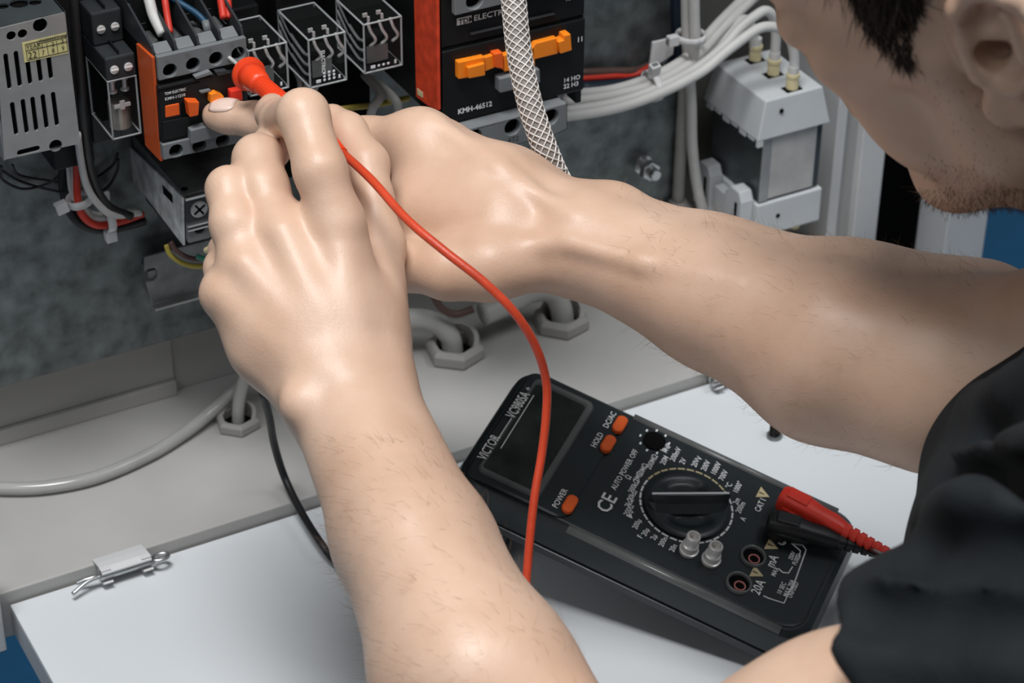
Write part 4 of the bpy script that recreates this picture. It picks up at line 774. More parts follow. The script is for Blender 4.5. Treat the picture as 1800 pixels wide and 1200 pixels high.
# open input sockets
for px, py in ((1325, 975), (1300, 1022)):
    u_, v_ = L2(px, py, 0.002); c = MW(u_, v_, 0.0001)
    k = MB(); n = 28; k.lathe(c, NN, [(0, 0.0068), (0.0018, 0.0066), (0.0022, 0.0060), (0.0016, 0.0054), (0.0002, 0.0052)], n, cap=False).build('input_socket', 'bezel', mm, smooth=True)
    MB().lathe(c, NN, [(0.0001, 0.0053), (0.0003, 0.0053)], 24).build('socket_bore', 'void', mm)
    k = MB(); k.lathe(c + U * 0.001 + VV * 0.0015, NN, [(0.0004, 0.0030), (0.0012, 0.0030), (0.0012, 0.0024), (0.0004, 0.0024)], 18, cap=False).build('socket_ring', 'pink', mm)
# two metal posts
for px, py, h_ in ((1210, 968, 0.0125), (1249, 985, 0.0125)):
    c = MW(*L2(px, py, 0.0), 0.0)
    MB().lathe(c, NN, [(0, 0.0048), (0.0018, 0.0050), (0.0020, 0.0042), (0.0055, 0.0042), (0.0060, 0.0034), (0.0072, 0.0030), (0.0078, 0.0036), (0.0120, 0.0036), (h_, 0.0031), (h_, 0.0026), (h_ - 0.004, 0.0024)], 24).build('metal_post', 'contact', mm, smooth=False)
# fold-out stand under the raised end
q0, q1 = MW(u0 + 0.030, v0 + 0.022, -0.0285), MW(u0 + 0.030, v1 - 0.022, -0.0285)
def down(q): return V3(q[0] - 0.012, q[1] + 0.012, LZ + 0.0006 if q[1] + 0.012 < -0.107 else 0.0006)
MB().hexa([down(q0), down(q1), down(q1) + V3(0.002, -0.0025, 0), down(q0) + V3(0.002, -0.0025, 0), q0, q1, q1 + U * 0.003, q0 + U * 0.003]).build('stand', 'meter', mm, 0.0006)
# plugs in the two upper sockets with their leads
def plug(label, m_, pts, name, leadpts, lm, leadlabel):
    t = thing(name, label, 'test plug', pts[0]); pts = [V3(*p) for p in pts]
    ax = pts[1] - pts[0]; L_ = np.linalg.norm(ax); ax /= L_; s_ = np.cross(NN, ax); s_ /= np.linalg.norm(s_); n_ = np.cross(ax, s_)
    prof = [(0.0, 0.0052, 0.0056), (0.002, 0.0060, 0.0066), (0.014, 0.0062, 0.0068), (0.022, 0.0050, 0.0056), (0.030, 0.0050, 0.0054), (0.036, 0.0037, 0.0040)]
    rings = []
    for (h_, a, b) in prof:
        o = []
        for k in range(20):
            an = 2 * math.pi * k / 20; c_, d_s = math.cos(an), math.sin(an); o.append(pts[0] + ax * h_ + s_ * a * math.copysign(abs(c_) ** 0.7, c_) + n_ * b * math.copysign(abs(d_s) ** 0.7, d_s))
        rings.append(o)
    g_ = loft(rings).build('grip', m_, t, smooth=True); g_.data.set_sharp_from_angle(angle=math.radians(50))
    q = []
    for w_ in (0.0062, 0.0074):
        for (a, b) in ((0.003, -0.0035), (0.015, -0.0035), (0.015, 0.0035), (0.003, 0.0035)): q.append(pts[0] + ax * a + s_ * b + n_ * w_ * (1 if n_ @ NN > 0 else -1))
    MB().hexa(q).build('thumb_pad', m_, g_, 0.0012)
    for sg in (1, -1):
        a_ = pts[0] + s_ * 0.0060 * sg + ax * 0.004; MB().tube([a_, a_ + ax * 0.016], 0.0009, 6).build('grip_rib', m_, g_, smooth=True)
    pr = [(0.036, 0.0040)]
    for k in range(7): pr += [(0.0365 + k * 0.0042, 0.0041 - k * 0.00022), (0.0392 + k * 0.0042, 0.0040 - k * 0.00022), (0.0394 + k * 0.0042, 0.0028 - k * 0.0001), (0.0404 + k * 0.0042, 0.0028 - k * 0.0001)]
    pr.append((0.068, 0.0019)); MB().lathe(pts[0], ax, pr, 16).build('strain_relief', m_, t, 0)
    MB().lathe(pts[0] - n_ * 0.002 * (1 if n_ @ NN > 0 else -1) + ax * 0.006, -NN, [(0, 0.005), (0.006, 0.005)], 14).build('plug_stem', m_, t)
    wire('test_lead', leadlabel, lm, [pts[0] + ax * 0.066] + [V3(*p) for p in leadpts], 0.0019, None, 'lead')
def MP(px, py, w): u_, v_ = L2(px, py, w); return MW(u_, v_, w)
rp0 = MP(1372, 873, 0.010); rp1 = MP(1500, 940, 0.012)
plug('red test plug pushed into the multimeter socket nearest the far arm', 'redplug', [rp0, rp1], 'test_plug', [MP(1560, 972, 0.008), Q(1640, 1000, 1.03), Q(1760, 1010, 1.0)], 'redlead', 'red lead running from the red plug under the black shirt')
bp0 = MP(1350, 917, 0.0085); bp1 = MP(1480, 953, 0.008)
plug('black test plug in the socket beside the red plug', 'blacklead', [bp0, bp1], 'test_plug', [MP(1530, 968, 0.006), Q(1600, 996, 1.055), Q(1760, 1045, 1.045)], 'blacklead', 'black lead running from the black plug under the black shirt')
# the probe held by the near hand, and its red lead
pf = Q(436, 129, 1.112); pe = Q(606, 272, 1.030); ax = pe - pf; ax /= np.linalg.norm(ax)
pbq = thing('test_probe', 'orange red test probe with a round guard held by the near hand at the terminal', 'test probe', pf)
MB().lathe(pf, -ax, [(0, 0.0024), (0.010, 0.0018), (0.011, 0.001), (0.030, 0.0009), (0.033, 0.0003)], 12).build('metal_tip', 'contact', pbq, smooth=True)
MB().lathe(pf, ax, [(-0.0005, 0.0070), (0.0, 0.0083), (0.0016, 0.0083), (0.0022, 0.0070), (0.0026, 0.0060)], 32).build('guard', 'probe', pbq, smooth=False)
MB().lathe(pf, ax, [(0.0026, 0.0064), (0.008, 0.0064), (0.013, 0.0056), (0.016, 0.0048)], 24).build('collar', 'probe', pbq, smooth=True)
pr = []
for k in range(12): pr += [(0.016 + k * 0.0028, 0.0046), (0.0174 + k * 0.0028, 0.0046), (0.0176 + k * 0.0028, 0.0040), (0.0187 + k * 0.0028, 0.0040)]
Lp = np.linalg.norm(pe - pf); pr += [(0.055, 0.0042), (Lp - 0.012, 0.0036), (Lp - 0.002, 0.0024)]
MB().lathe(pf, ax, pr, 20).build('ribbed_grip', 'probe', pbq, 0)
wire('test_lead', 'red lead arching from the near hand over the multimeter screen', 'redlead',
     [pe - ax * 0.006, pe, Q(655, 318, 1.005), Q(715, 385, 0.985), Q(780, 440, 0.975), Q(850, 495, 0.972), Q(905, 550, 0.975), Q(942, 610, 0.985), Q(960, 670, 0.995), Q(960, 730, 1.00), Q(952, 800, 1.003), Q(940, 870, 1.003), Q(932, 940, 1.003), Q(926, 1010, 1.003), Q(920, 1080, 1.00), Q(905, 1150, 0.995)], 0.0019, None, 'lead', 12, 10)
wire('test_lead', 'black lead dropping from behind the near wrist onto the lid', 'blacklead',
     [P(462, 690, 2, 0.085), P(474, 735, 2, 0.060), P(482, 780, 2, 0.035), P(500, 838, 2, 0.012), P(530, 900, 2, 0.0045), P(566, 957, 2, 0.0025), P(600, 1000, 2, LZ + 0.002), P(660, 1060, 2, LZ + 0.002), P(760, 1110, 2, LZ + 0.002)], 0.0021, None, 'lead')
# ================================================================= the technician: one continuous body surface grown from a distance field
def rcone(p, a, b, r1, r2):
    ba = b - a; l2 = ba @ ba; rr = r1 - r2; a2 = l2 - rr * rr
    if a2 < 1e-10 or l2 < 1e-12:
        return np.linalg.norm(p - (a if r1 > r2 else b), axis=-1) - max(r1, r2)
    il2 = 1 / l2; pa = p - a; y = pa @ ba; z = y - l2; q = pa * l2 - y[:, None] * ba; x2 = (q * q).sum(1); y2 = y * y * l2; z2_ = z * z * l2; k = np.sign(rr) * rr * rr * x2
    o = (np.sqrt(x2 * a2 * il2) + y * rr) * il2 - r1
    c1_ = np.sign(z) * a2 * z2_ > k; c2_ = np.sign(y) * a2 * y2 < k
    o = np.where(c2_, np.sqrt(x2 + y2) * il2 - r1, o); return np.where(c1_, np.sqrt(x2 + z2_) * il2 - r2, o)
class Cone:
    def __init__(s, a, b, r1, r2): s.a, s.b, s.r1, s.r2 = V3(*a), V3(*b), r1, r2; s.c = (s.a + s.b) / 2; s.R = np.linalg.norm(s.a - s.b) / 2 + max(r1, r2)
    def ev(s, p): return rcone(p, s.a, s.b, s.r1, s.r2)
class Ell:
    def __init__(s, c, r, B=None): s.c, s.r = V3(*c), V3(*r); s.B = np.eye(3) if B is None else np.array(B); s.R = max(s.r)
    def ev(s, p):
        q = (p - s.c) @ s.B.T; k0 = np.sqrt(((q / s.r) ** 2).sum(1)); k1 = np.sqrt(((q / (s.r * s.r)) ** 2).sum(1)); return k0 * (k0 - 1) / np.maximum(k1, 1e-9)
def smin(a, b, k):
    h_ = np.maximum(k - np.abs(a - b), 0) / k; return np.minimum(a, b) - h_ * h_ * k * 0.25
class Group:
    def __init__(s, k): s.k = k; s.it = []; s.sub = []
    def cone(s, a, b, r1, r2, k=None): s.it.append((Cone(a, b, r1, r2), k)); return s
    def ell(s, c, r, B=None, k=None): s.it.append((Ell(c, r, B), k)); return s
    def group(s, g_, k): s.it.append((g_, k)); return s
    def cut(s, prim, k): s.sub.append((prim, k)); return s
    def ev(s, p, bc=None, br=0.0):
        f = None
        for it, k in s.it:
            kk = k or s.k
            if isinstance(it, Group): d = it.ev(p, bc, br + kk)
            else:
                if bc is not None and np.linalg.norm(it.c - bc) - it.R > br + kk + 0.012: continue
                d = it.ev(p)
            if d is None: continue
            f = d if f is None else smin(f, d, kk)
        if f is None: return None
        for it, k in s.sub:
            if bc is not None and np.linalg.norm(it.c - bc) - it.R > br + k: continue
            f = -smin(-f, it.ev(p), k)
        return f
def polygonise(fn, lo, hi, hs, n=14):
    """surface nets over the blocks that the surface touches"""
    lo = V3(*lo); N = np.ceil((V3(*hi) - lo) / hs).astype(int); nb = (N + n - 1) // n; bs = n * hs; br = bs * math.sqrt(3) / 2
    g1 = np.arange(n + 1); I, J, K = np.meshgrid(g1, g1, g1, indexing='ij'); loc = np.stack([I, J, K], -1).reshape(-1, 3)
    big = (nb * n + 4).astype(np.int64)
    def cid(a): return (a[..., 0].astype(np.int64) * big[1] + a[..., 1]) * big[2] + a[..., 2]
    cells, cverts, eds = [], [], []
    for bi in range(nb[0]):
        for bj in range(nb[1]):
            for bk in range(nb[2]):
                b0_ = np.array([bi, bj, bk]) * n; bc = lo + (b0_ + n / 2) * hs
                f0 = fn(bc[None, :], bc, br + 0.01)
                if f0 is None or abs(f0[0]) > br * 1.5: continue
                f = fn(lo + (loc + b0_) * hs, bc, br)
                if f is None: continue
                f = f.reshape(n + 1, n + 1, n + 1); sgn = f < 0
                c8 = np.stack([sgn[i:n + i, j:n + j, k:n + k] for i in (0, 1) for j in (0, 1) for k in (0, 1)], 0).sum(0); act = (c8 > 0) & (c8 < 8)
                if not act.any(): continue
                idx = np.argwhere(act); acc = np.zeros((len(idx), 3)); cnt = np.zeros(len(idx))
                for ax_ in range(3):
                    o1, o2 = [q for q in range(3) if q != ax_]
                    for u_ in (0, 1):
                        for w_ in (0, 1):
                            A_ = idx.copy(); A_[:, o1] += u_; A_[:, o2] += w_; B_ = A_.copy(); B_[:, ax_] += 1
                            fa = f[A_[:, 0], A_[:, 1], A_[:, 2]]; fb = f[B_[:, 0], B_[:, 1], B_[:, 2]]; x_ = (fa < 0) != (fb < 0)
                            t = np.where(x_, fa / np.where(x_, fa - fb, 1), 0); pt = A_.astype(float); pt[:, ax_] += t
                            acc += np.where(x_[:, None], pt, 0); cnt += x_
                    a_ = sgn[:n, :n, :n]; sh = [slice(0, n)] * 3; sh[ax_] = slice(1, n + 1); b_ = sgn[tuple(sh)]
                    e_ = np.argwhere(a_ != b_); eds.append((ax_, e_ + b0_, a_[tuple(e_.T)]))
                cells.append(cid(idx + b0_)); cverts.append(lo + (acc / cnt[:, None] + b0_) * hs)
    ids = np.concatenate(cells); vs = np.concatenate(cverts); o = np.argsort(ids); ids = ids[o]; vs = vs[o]; quads = []
    for ax_, e_, s_ in eds:
        if not len(e_): continue
        o1, o2 = [(1, 2), (2, 0), (0, 1)][ax_]; q = []
        ok = np.ones(len(e_), bool)
        for (u_, w_) in ((0, 0), (-1, 0), (-1, -1), (0, -1)):
            c_ = e_.copy(); c_[:, o1] += u_; c_[:, o2] += w_; ok &= (c_ >= 0).all(1); i_ = np.searchsorted(ids, cid(c_)); i_ = np.minimum(i_, len(ids) - 1); ok &= ids[i_] == cid(c_); q.append(i_)
        q = np.stack(q, 1); q = np.where(s_[:, None], q, q[:, ::-1]); quads.append(q[ok])
    return vs, np.concatenate(quads)
def np_mesh(name, vs, qs, m_, parent):
    me = bpy.data.meshes.new(name); off = np.array(parent.location) if parent else np.zeros(3); vs = vs - off
    me.vertices.add(len(vs)); me.vertices.foreach_set('co', vs.astype(np.float32).ravel()); me.loops.add(len(qs) * 4); me.loops.foreach_set('vertex_index', qs.astype(np.int32).ravel())
    me.polygons.add(len(qs)); me.polygons.foreach_set('loop_start', np.arange(len(qs), dtype=np.int32) * 4); me.polygons.foreach_set('use_smooth', np.ones(len(qs), bool)); me.update(calc_edges=True); me.validate()
    me.materials.append(M[m_]); o = bpy.data.objects.new(name, me); COL.objects.link(o); o.parent = parent; return o
def J(px, py, d, r): return Q(px, py, d), r * d / FPX
def limb(gr, *js, k=None):
    js = [J(*j) for j in js]
    for (a, ra_), (b, rb_) in zip(js[:-1], js[1:]): gr.cone(a, b, ra_, rb_, k)
# ---- near (left) arm and hand
palm = Group(0.0125)
wr = (612, 690, 0.992)
limb(palm, (592, 390, 1.006, 50), (622, 560, 1.000, 60), (650, 680, 0.992, 62)); limb(palm, (497, 402, 1.008, 50), (560, 560, 0.997, 60), (618, 690, 0.990, 62))
limb(palm, (430, 462, 1.005, 44), (510, 590, 0.998, 54), (580, 690, 0.990, 60)); limb(palm, (390, 518, 1.006, 37), (462, 610, 1.002, 50), (560, 700, 0.990, 58))
limb(palm, (440, 560, 1.022, 48), (520, 640, 1.010, 60)); limb(palm, (590, 470, 1.035, 55), (600, 600, 1.015, 60))
limb(palm, (652, 600, 1.008, 60), (671, 432, 1.038, 40)); limb(palm, (640, 520, 1.022, 52), (650, 640, 1.002, 62))
limb(palm, (566, 690, 0.990, 63), (688, 950, 0.950, 96), (800, 1190, 0.905, 140), (1010, 1530, 0.875, 165)); limb(palm, (664, 690, 0.990, 65), (765, 950, 0.945, 96), (862, 1190, 0.905, 146), (1060, 1500, 0.865, 170))
limb(palm, (612, 700, 0.985, 74), (724, 950, 0.930, 100), (835, 1190, 0.888, 130))
palm.ell(*[Q(527, 708, 0.972), (0.0075, 0.0075, 0.0075)], k=0.010)                # wrist bone
for a, b, ra_, rb_ in (((592, 396, 0.9950), (632, 660, 0.9778), 12, 7), ((497, 408, 0.9945), (606, 660, 0.9752), 13, 7), ((430, 466, 0.9938), (578, 655, 0.9757), 12, 7), ((392, 520, 0.9968), (552, 660, 0.9772), 10, 7)):
    limb(palm, (*a, ra_), (*b, rb_), k=0.013)                                     # tendons
near = Group(0.0022)
def finger(gr, *js): g_ = Group(0.0045); limb(g_, *js); gr.it.append((g_, None))
fi = Group(0.0022)
finger(fi, (592, 390, 1.000, 46), (563, 300, 0.999, 45), (533, 202, 1.009, 44), (494, 212, 1.062, 36), (482, 200, 1.082, 31), (482, 188, 1.090, 27))
finger(fi, (488, 402, 1.008, 45), (462, 330, 1.018, 44), (453, 280, 1.029, 42), (474, 262, 1.060, 34), (510, 235, 1.078, 30))
finger(fi, (430, 462, 1.004, 42), (411, 395, 1.007, 40), (402, 332, 1.016, 38), (428, 322, 1.054, 31), (470, 300, 1.070, 28))
finger(fi, (390, 516, 1.005, 34), (392, 470, 1.024, 31), (398, 440, 1.044, 29), (432, 428, 1.058, 26), (470, 410, 1.064, 24))
finger(fi, (671, 432, 1.036, 39), (655, 350, 1.044, 35), (645, 288, 1.052, 37), (612, 232, 1.064, 32), (584, 210, 1.072, 28))
near.group(palm, 0.0022); near.group(fi, 0.0050)
# ---- far (right) arm and hand, palm down, index reaching for the button
fp_ = Group(0.011)
limb(fp_, (738, 250, 1.090, 56), (870, 330, 1.072, 70), (1020, 420, 1.060, 74)); limb(fp_, (768, 262, 1.112, 52), (900, 335, 1.088, 66), (1040, 402, 1.072, 66))
limb(fp_, (790, 290, 1.128, 46), (930, 360, 1.104, 56), (1050, 410, 1.085, 58)); limb(fp_, (760, 330, 1.085, 72), (900, 400, 1.072, 86), (1010, 430, 1.062, 80))
limb(fp_, (985, 448, 1.050, 60), (862, 468, 1.044, 56)); limb(fp_, (880, 400, 1.060, 76), (740, 380, 1.075, 60))
limb(fp_, (1060, 402, 1.070, 66), (1250, 478, 1.058, 84), (1500, 556, 1.035, 120), (1720, 590, 1.015, 130)); limb(fp_, (1030, 444, 1.052, 65), (1250, 548, 1.032, 90), (1450, 640, 1.002, 132), (1640, 694, 0.982, 140))
limb(fp_, (1060, 420, 1.058, 72), (1250, 500, 1.040, 92), (1490, 580, 1.012, 128), (1700, 610, 0.995, 135), k=0.02); limb(fp_, (1030, 425, 1.048, 74), (1250, 515, 1.020, 90), (1470, 600, 0.985, 120), (1640, 640, 0.965, 120)); limb(fp_, (1640, 650, 0.975, 150), (1950, 640, 0.950, 190), (2250, 560, 0.92, 230))
fp_.ell(Q(1086, 366, 1.060), (0.0085, 0.0085, 0.0085), k=0.010)
for js in (((760, 214, 1.078, 9), (880, 300, 1.056, 9), (1010, 385, 1.036, 8)), ((800, 236, 1.100, 9), (910, 300, 1.074, 9), (1030, 360, 1.052, 8)),
           ((1010, 430, 1.028, 9), (1130, 462, 1.014, 8), (1300, 500, 0.992, 6)), ((880, 440, 1.040, 9), (990, 425, 1.032, 9))): limb(fp_, *js, k=0.007)
ff = Group(0.0022)
finger(ff, (742, 246, 1.088, 50), (650, 246, 1.105, 39), (545, 226, 1.118, 33), (450, 211, 1.128, 31), (400, 205, 1.133, 28), (380, 203, 1.136, 25))
finger(ff, (770, 262, 1.110, 48), (690, 310, 1.118, 40), (650, 350, 1.112, 36), (690, 400, 1.098, 33), (760, 400, 1.090, 30))
finger(ff, (790, 295, 1.128, 44), (720, 350, 1.130, 36), (690, 400, 1.118, 34), (740, 440, 1.100, 31), (800, 430, 1.092, 28))
finger(ff, (820, 340, 1.135, 40), (760, 400, 1.128, 33), (740, 445, 1.112, 31), (790, 470, 1.095, 28))
finger(ff, (862, 468, 1.044, 55), (790, 474, 1.046, 52), (715, 468, 1.056, 42), (660, 452, 1.070, 34), (640, 440, 1.078, 28))
far = Group(0.0022); far.group(fp_, 0.0022); far.group(ff, 0.009)
# ---- upper arm, chest, neck
trunk = Group(0.03)
limb(trunk, (1050, 1545, 0.865, 165), (1505, 1368, 0.800, 205), (1990, 1150, 0.735, 230)); limb(trunk, (1260, 1472, 0.835, 185), (1500, 1380, 0.80, 215))
limb(trunk, (1990, 1150, 0.735, 225), (2180, 920, 0.82, 280), (2280, 630, 0.92, 200)); limb(trunk, (2050, 1050, 0.84, 200), (2280, 1500, 0.88, 360))
# ---- head in its own frame (millimetres: forward, left, up from the mid ear line)
HO = Q(1807.0, -142.5, 0.85); HF, HL, HU = V3(-0.4928, 0.7504, -0.4405), V3(-0.7379, -0.6287, -0.2455), V3(-0.4612, 0.2041, 0.8635)
HB = np.stack([HF, HL, HU])
def H(f, l, u): return HO + (HF * f + HL * l + HU * u) * 0.001
head = Group(0.016)
def hc(a, b, r1, r2, k=None, both=False):
    head.cone(H(*a), H(*b), r1 * .001, r2 * .001, k)
    if both: head.cone(H(a[0], -a[1], a[2]), H(b[0], -b[1], b[2]), r1 * .001, r2 * .001, k)
def he(c, r, k=None, both=False, tgt=None):
    head.ell(H(*c), V3(*r) * .001, HB, k)
    if both: head.ell(H(c[0], -c[1], c[2]), V3(*r) * .001, HB, k)
he((-2, 0, 42), (93, 74, 88)); he((51, 0, -22), (40, 52, 64))
hc((17, 47, -57), (67, 16, -96), 17, 15, None, True); hc((69, 0, -96), (76, 0, -90), 18, 14); hc((20, 52, -10), (20, 48, -54), 18, 16, None, True)
hc((66, 43, -10), (18, 61, -2), 14, 9, None, True); he((54, 35, -44), (20, 22, 30), None, True); hc((82, -28, 22), (82, 28, 22), 12, 12)
hc((88, 0, 8), (98, 0, -23), 8, 10, 0.010); he((90, 10, -28), (11, 7, 8), 0.006, True); he((88, 0, -54), (8, 24, 7), 0.006); he((84, 0, -66), (8, 21, 7), 0.006); hc((94, 0, -32), (92, 0, -48), 9, 10)
he((80, 32, 2), (12, 15, 11), 0.005, True)
hc((-18, 0, -30), (-55, 0, -150), 56, 62, 0.03); hc((32, 0, -78), (0, 0, -120), 30, 38, 0.03)
ear = Group(0.0035)
def ec(a, b, r1, r2): ear.cone(H(*a), H(*b), r1 * .001, r2 * .001)
ear.ell(H(-12, 73, 4), V3(21, 6, 30) * .001, HB)
hx = [(2, 75, 6), (-3, 80, 22), (-14, 84, 31), (-26, 87, 27), (-33, 89, 12), (-31, 87, -4), (-22, 83, -18), (-10, 79, -29)]
for a, b in zip(hx[:-1], hx[1:]): ec(a, b, 4.2, 4.2)
ec((-20, 81, 18), (-20, 82, 0), 4.0, 4.4); ec((-20, 82, 0), (-11, 79, -14), 4.4, 5.0); ec((-11, 79, -14), (-1, 77, -15), 4.6, 4.2); ec((3, 74, 4), (3, 75, -9), 4.6, 5.0)
ear.ell(H(-1, 76, -25), V3(10, 5.5, 10) * .001, HB); ear.ell(H(-10, 78, -25), V3(9, 5, 8) * .001, HB)
ear.cut(Ell(H(-9, 83, -3), V3(7.5, 9, 8.5) * .001, HB), 0.003); ear.cut(Ell(H(-4, 72, -1), V3(5.5, 14, 6.5) * .001, HB), 0.002); ear.cut(Ell(H(-9, 86, 13), V3(8, 7, 5) * .001, HB), 0.003)
head.group(ear, 0.004); head.cut(Ell(H(-4, 70, -2), V3(5, 12, 6.5) * .001, HB), 0.003)
hc((-50, 0, -150), (-95, 0, -225), 62, 75, 0.03)
body_g = Group(0.002)
body_g.group(near, 0.0015); body_g.group(far, 0.0015); body_g.group(trunk, 0.02); body_g.group(head, 0.02)
def clip_sphere(p): return None
person = thing('person', 'person in a black t-shirt bending in from the right, probing and pointing at the contactor', 'person', Q(1900, 1150, 0.95))
pts_all = []
def boxof(*pp, pad): a = np.array(pp); return a.min(0) - pad, a.max(0) + pad
lo_n, hi_n = boxof(Q(350, 180, 1.10), Q(350, 180, 1.0), Q(760, 480, 1.12), Q(760, 480, .97), Q(350, 600, 1.0), Q(2150, 1900, 0.8), Q(1050, 1530, .87), Q(1030, 1200, .88), Q(2100, -150, .8), Q(2250, 600, .9), Q(1300, -200, .95), pad=0.07)
HSTEP = 0.0014
vs_, qs_ = polygonise(lambda p, bc, br: body_g.ev(p, bc, br), lo_n, hi_n, HSTEP)
lab = np.arange(len(vs_)); ed_ = np.concatenate([qs_[:, [0, 1]], qs_[:, [1, 2]], qs_[:, [2, 3]]])
for _ in range(200):          # keep only the one connected figure
    old = lab.copy(); mn = np.minimum(lab[ed_[:, 0]], lab[ed_[:, 1]]); np.minimum.at(lab, ed_[:, 0], mn); np.minimum.at(lab, ed_[:, 1], mn); lab = lab[lab]; lab = lab[lab]
    if (lab == old).all(): break
roots, cnts = np.unique(lab, return_counts=True); keep = np.isin(lab, roots[cnts > 3000]); new_i = np.cumsum(keep) - 1; qs_ = new_i[qs_[keep[qs_].all(1)]]; vs_ = vs_[keep]
body = np_mesh('body', vs_, qs_, 'skin', person)
# fingernail of the pointing finger
nb_ = Group(0.001); c = Q(381, 186, 1.1335); dxn = Q(400, 186, 1.1325) - c; dxn /= np.linalg.norm(dxn); upn = -0.80 * ROT[1] - 0.60 * ROT[2]; upn -= dxn * (upn @ dxn); upn /= np.linalg.norm(upn); sn = np.cross(dxn, upn)
tip_c = J(389, 203.5, 1.1345, 27)[0]; nr = 27 * 1.1345 / FPX
m = MB(); nv, nu = 9, 9; vs2 = []
for i in range(nu):
    a_ = -0.0060 + 0.0135 * i / (nu - 1); wdt = 0.95 * (1 - 0.25 * abs(2 * i / (nu - 1) - 1) ** 3)
    for j in range(nv):
        th = (j / (nv - 1) - 0.5) * 1.75 * wdt; rr_ = nr + 0.00045 + max(0, a_) * 0.10
        vs2.append(tip_c + dxn * (a_ + 0.0015) + (upn * math.cos(th) + sn * math.sin(th)) * rr_)
vs2 = np.array(vs2); out_n = vs2 - (tip_c + np.outer((vs2 - tip_c) @ dxn, dxn)); out_n /= np.linalg.norm(out_n, axis=1)[:, None]
for _ in range(12): vs2 = vs2 + out_n * np.clip(0.00022 - ff.ev(vs2), -0.002, 0.002)[:, None] * 0.8
nl = m.add(vs2, [(i * nv + j, i * nv + j + 1, (i + 1) * nv + j + 1, (i + 1) * nv + j) for i in range(nu - 1) for j in range(nv - 1)]).build('fingernail', 'nail', person, smooth=True)
sm_ = nl.modifiers.new('thickness', 'SOLIDIFY'); sm_.thickness = 0.0004; sm_.offset = 0
# eyes, mostly out of sight
for s_ in (-1, 1): MB().ball(H(79, 32 * s_, 2), 0.012, 16).build('eye', 'tie', person, smooth=True)
# ---- t-shirt
class Half:
    def __init__(s, o, n_): s.o, s.n = V3(*o), V3(*n_) / np.linalg.norm(n_); s.c = s.o; s.R = 9
    def ev(s, p): return (p - s.o) @ s.n
sh1 = Group(0.02)       # near sleeve
limb(sh1, (1400, 1400, 0.812, 245), (1560, 1318, 0.79, 262), (1960, 1120, 0.735, 315)); limb(sh1, (1500, 1300, 0.775, 215), (1640, 1200, 0.77, 235))
hem1 = Half(Q(1545, 1130, 0.80), -(Q(1900, 1125, .74) - Q(1485, 1336, .80)) + 0.35 * (Q(1500, 1300, .8) - Q(1500, 1300, .9)))
sh2 = Group(0.02)       # far sleeve
limb(sh2, (1650, 668, 0.978, 168), (1800, 690, 0.960, 185), (1990, 660, 0.945, 220), (2260, 580, 0.92, 262))
hem2 = Half(Q(1845, 770, 0.95), -(Q(1950, 640, .95) - Q(1700, 668, .975)) / np.linalg.norm(Q(1950, 640, .95) - Q(1700, 668, .975)) - 0.42 * V3(*ROT[1]))
sh3 = Group(0.035)
limb(sh3, (1850, 870, 0.93, 205), (1900, 1020, 0.90, 290), (2200, 1500, 0.88, 520)); limb(sh3, (1960, 1110, 0.735, 305), (2150, 900, 0.82, 350), (2260, 620, 0.92, 262)); limb(sh3, (1790, 860, 0.96, 150), (1960, 760, 0.95, 220)); limb(sh3, (1700, 970, 0.86, 92), (1850, 1000, .86, 200))
shirt_g = Group(0.012); shirt_g.group(sh1, 0.012); shirt_g.group(sh2, 0.012); shirt_g.group(sh3, 0.022)
fold = [((1500, 1075), (1800, 1130), 0.765, 22, 0.010), ((1560, 1010), (1850, 1060), 0.80, 26, 0.012), ((1630, 905), (1800, 960), 0.86, 30, 0.012), ((1690, 805), (1840, 850), 0.905, 30, 0.012), ((1720, 690), (1800, 790), 0.945, 24, 0.010), ((1740, 660), (1860, 700), 0.93, 22, 0.010)]
FW = [(V3(*ROT[0]), V3(*ROT[1]))]
def trace(px, py):
    d_ = 0.62
    for _ in range(60):
        f_ = shirt_g.ev(Q(px, py, d_)[None, :])[0]; d_ += max(f_, 0.0004) * 0.8
        if f_ < 0.0006 or d_ > 1.15: break
    return d_
ridges, valleys = Group(0.004), Group(0.004)
for grp, lines, r_, off in ((ridges, [[(1700, 812), (1760, 800), (1850, 800)], [(1622, 905), (1700, 900), (1850, 912)], [(1560, 1020), (1660, 1020), (1850, 1045)], [(1500, 1120), (1640, 1125), (1850, 1140)], [(1730, 720), (1800, 690), (1860, 640)]], 0.0095, 0.0040),
                            (valleys, [[(1640, 855), (1720, 848), (1850, 850)], [(1600, 962), (1690, 962), (1850, 980)], [(1520, 1068), (1650, 1075), (1850, 1098)], [(1725, 765), (1800, 745), (1870, 720)]], 0.0065, -0.0015)):
    for ln in lines:
        q_ = [Q(a_, b_, trace(a_, b_) + off) for a_, b_ in ln]
        for a_, b_ in zip(q_[:-1], q_[1:]): grp.cone(a_, b_, r_ * 0.8, r_)
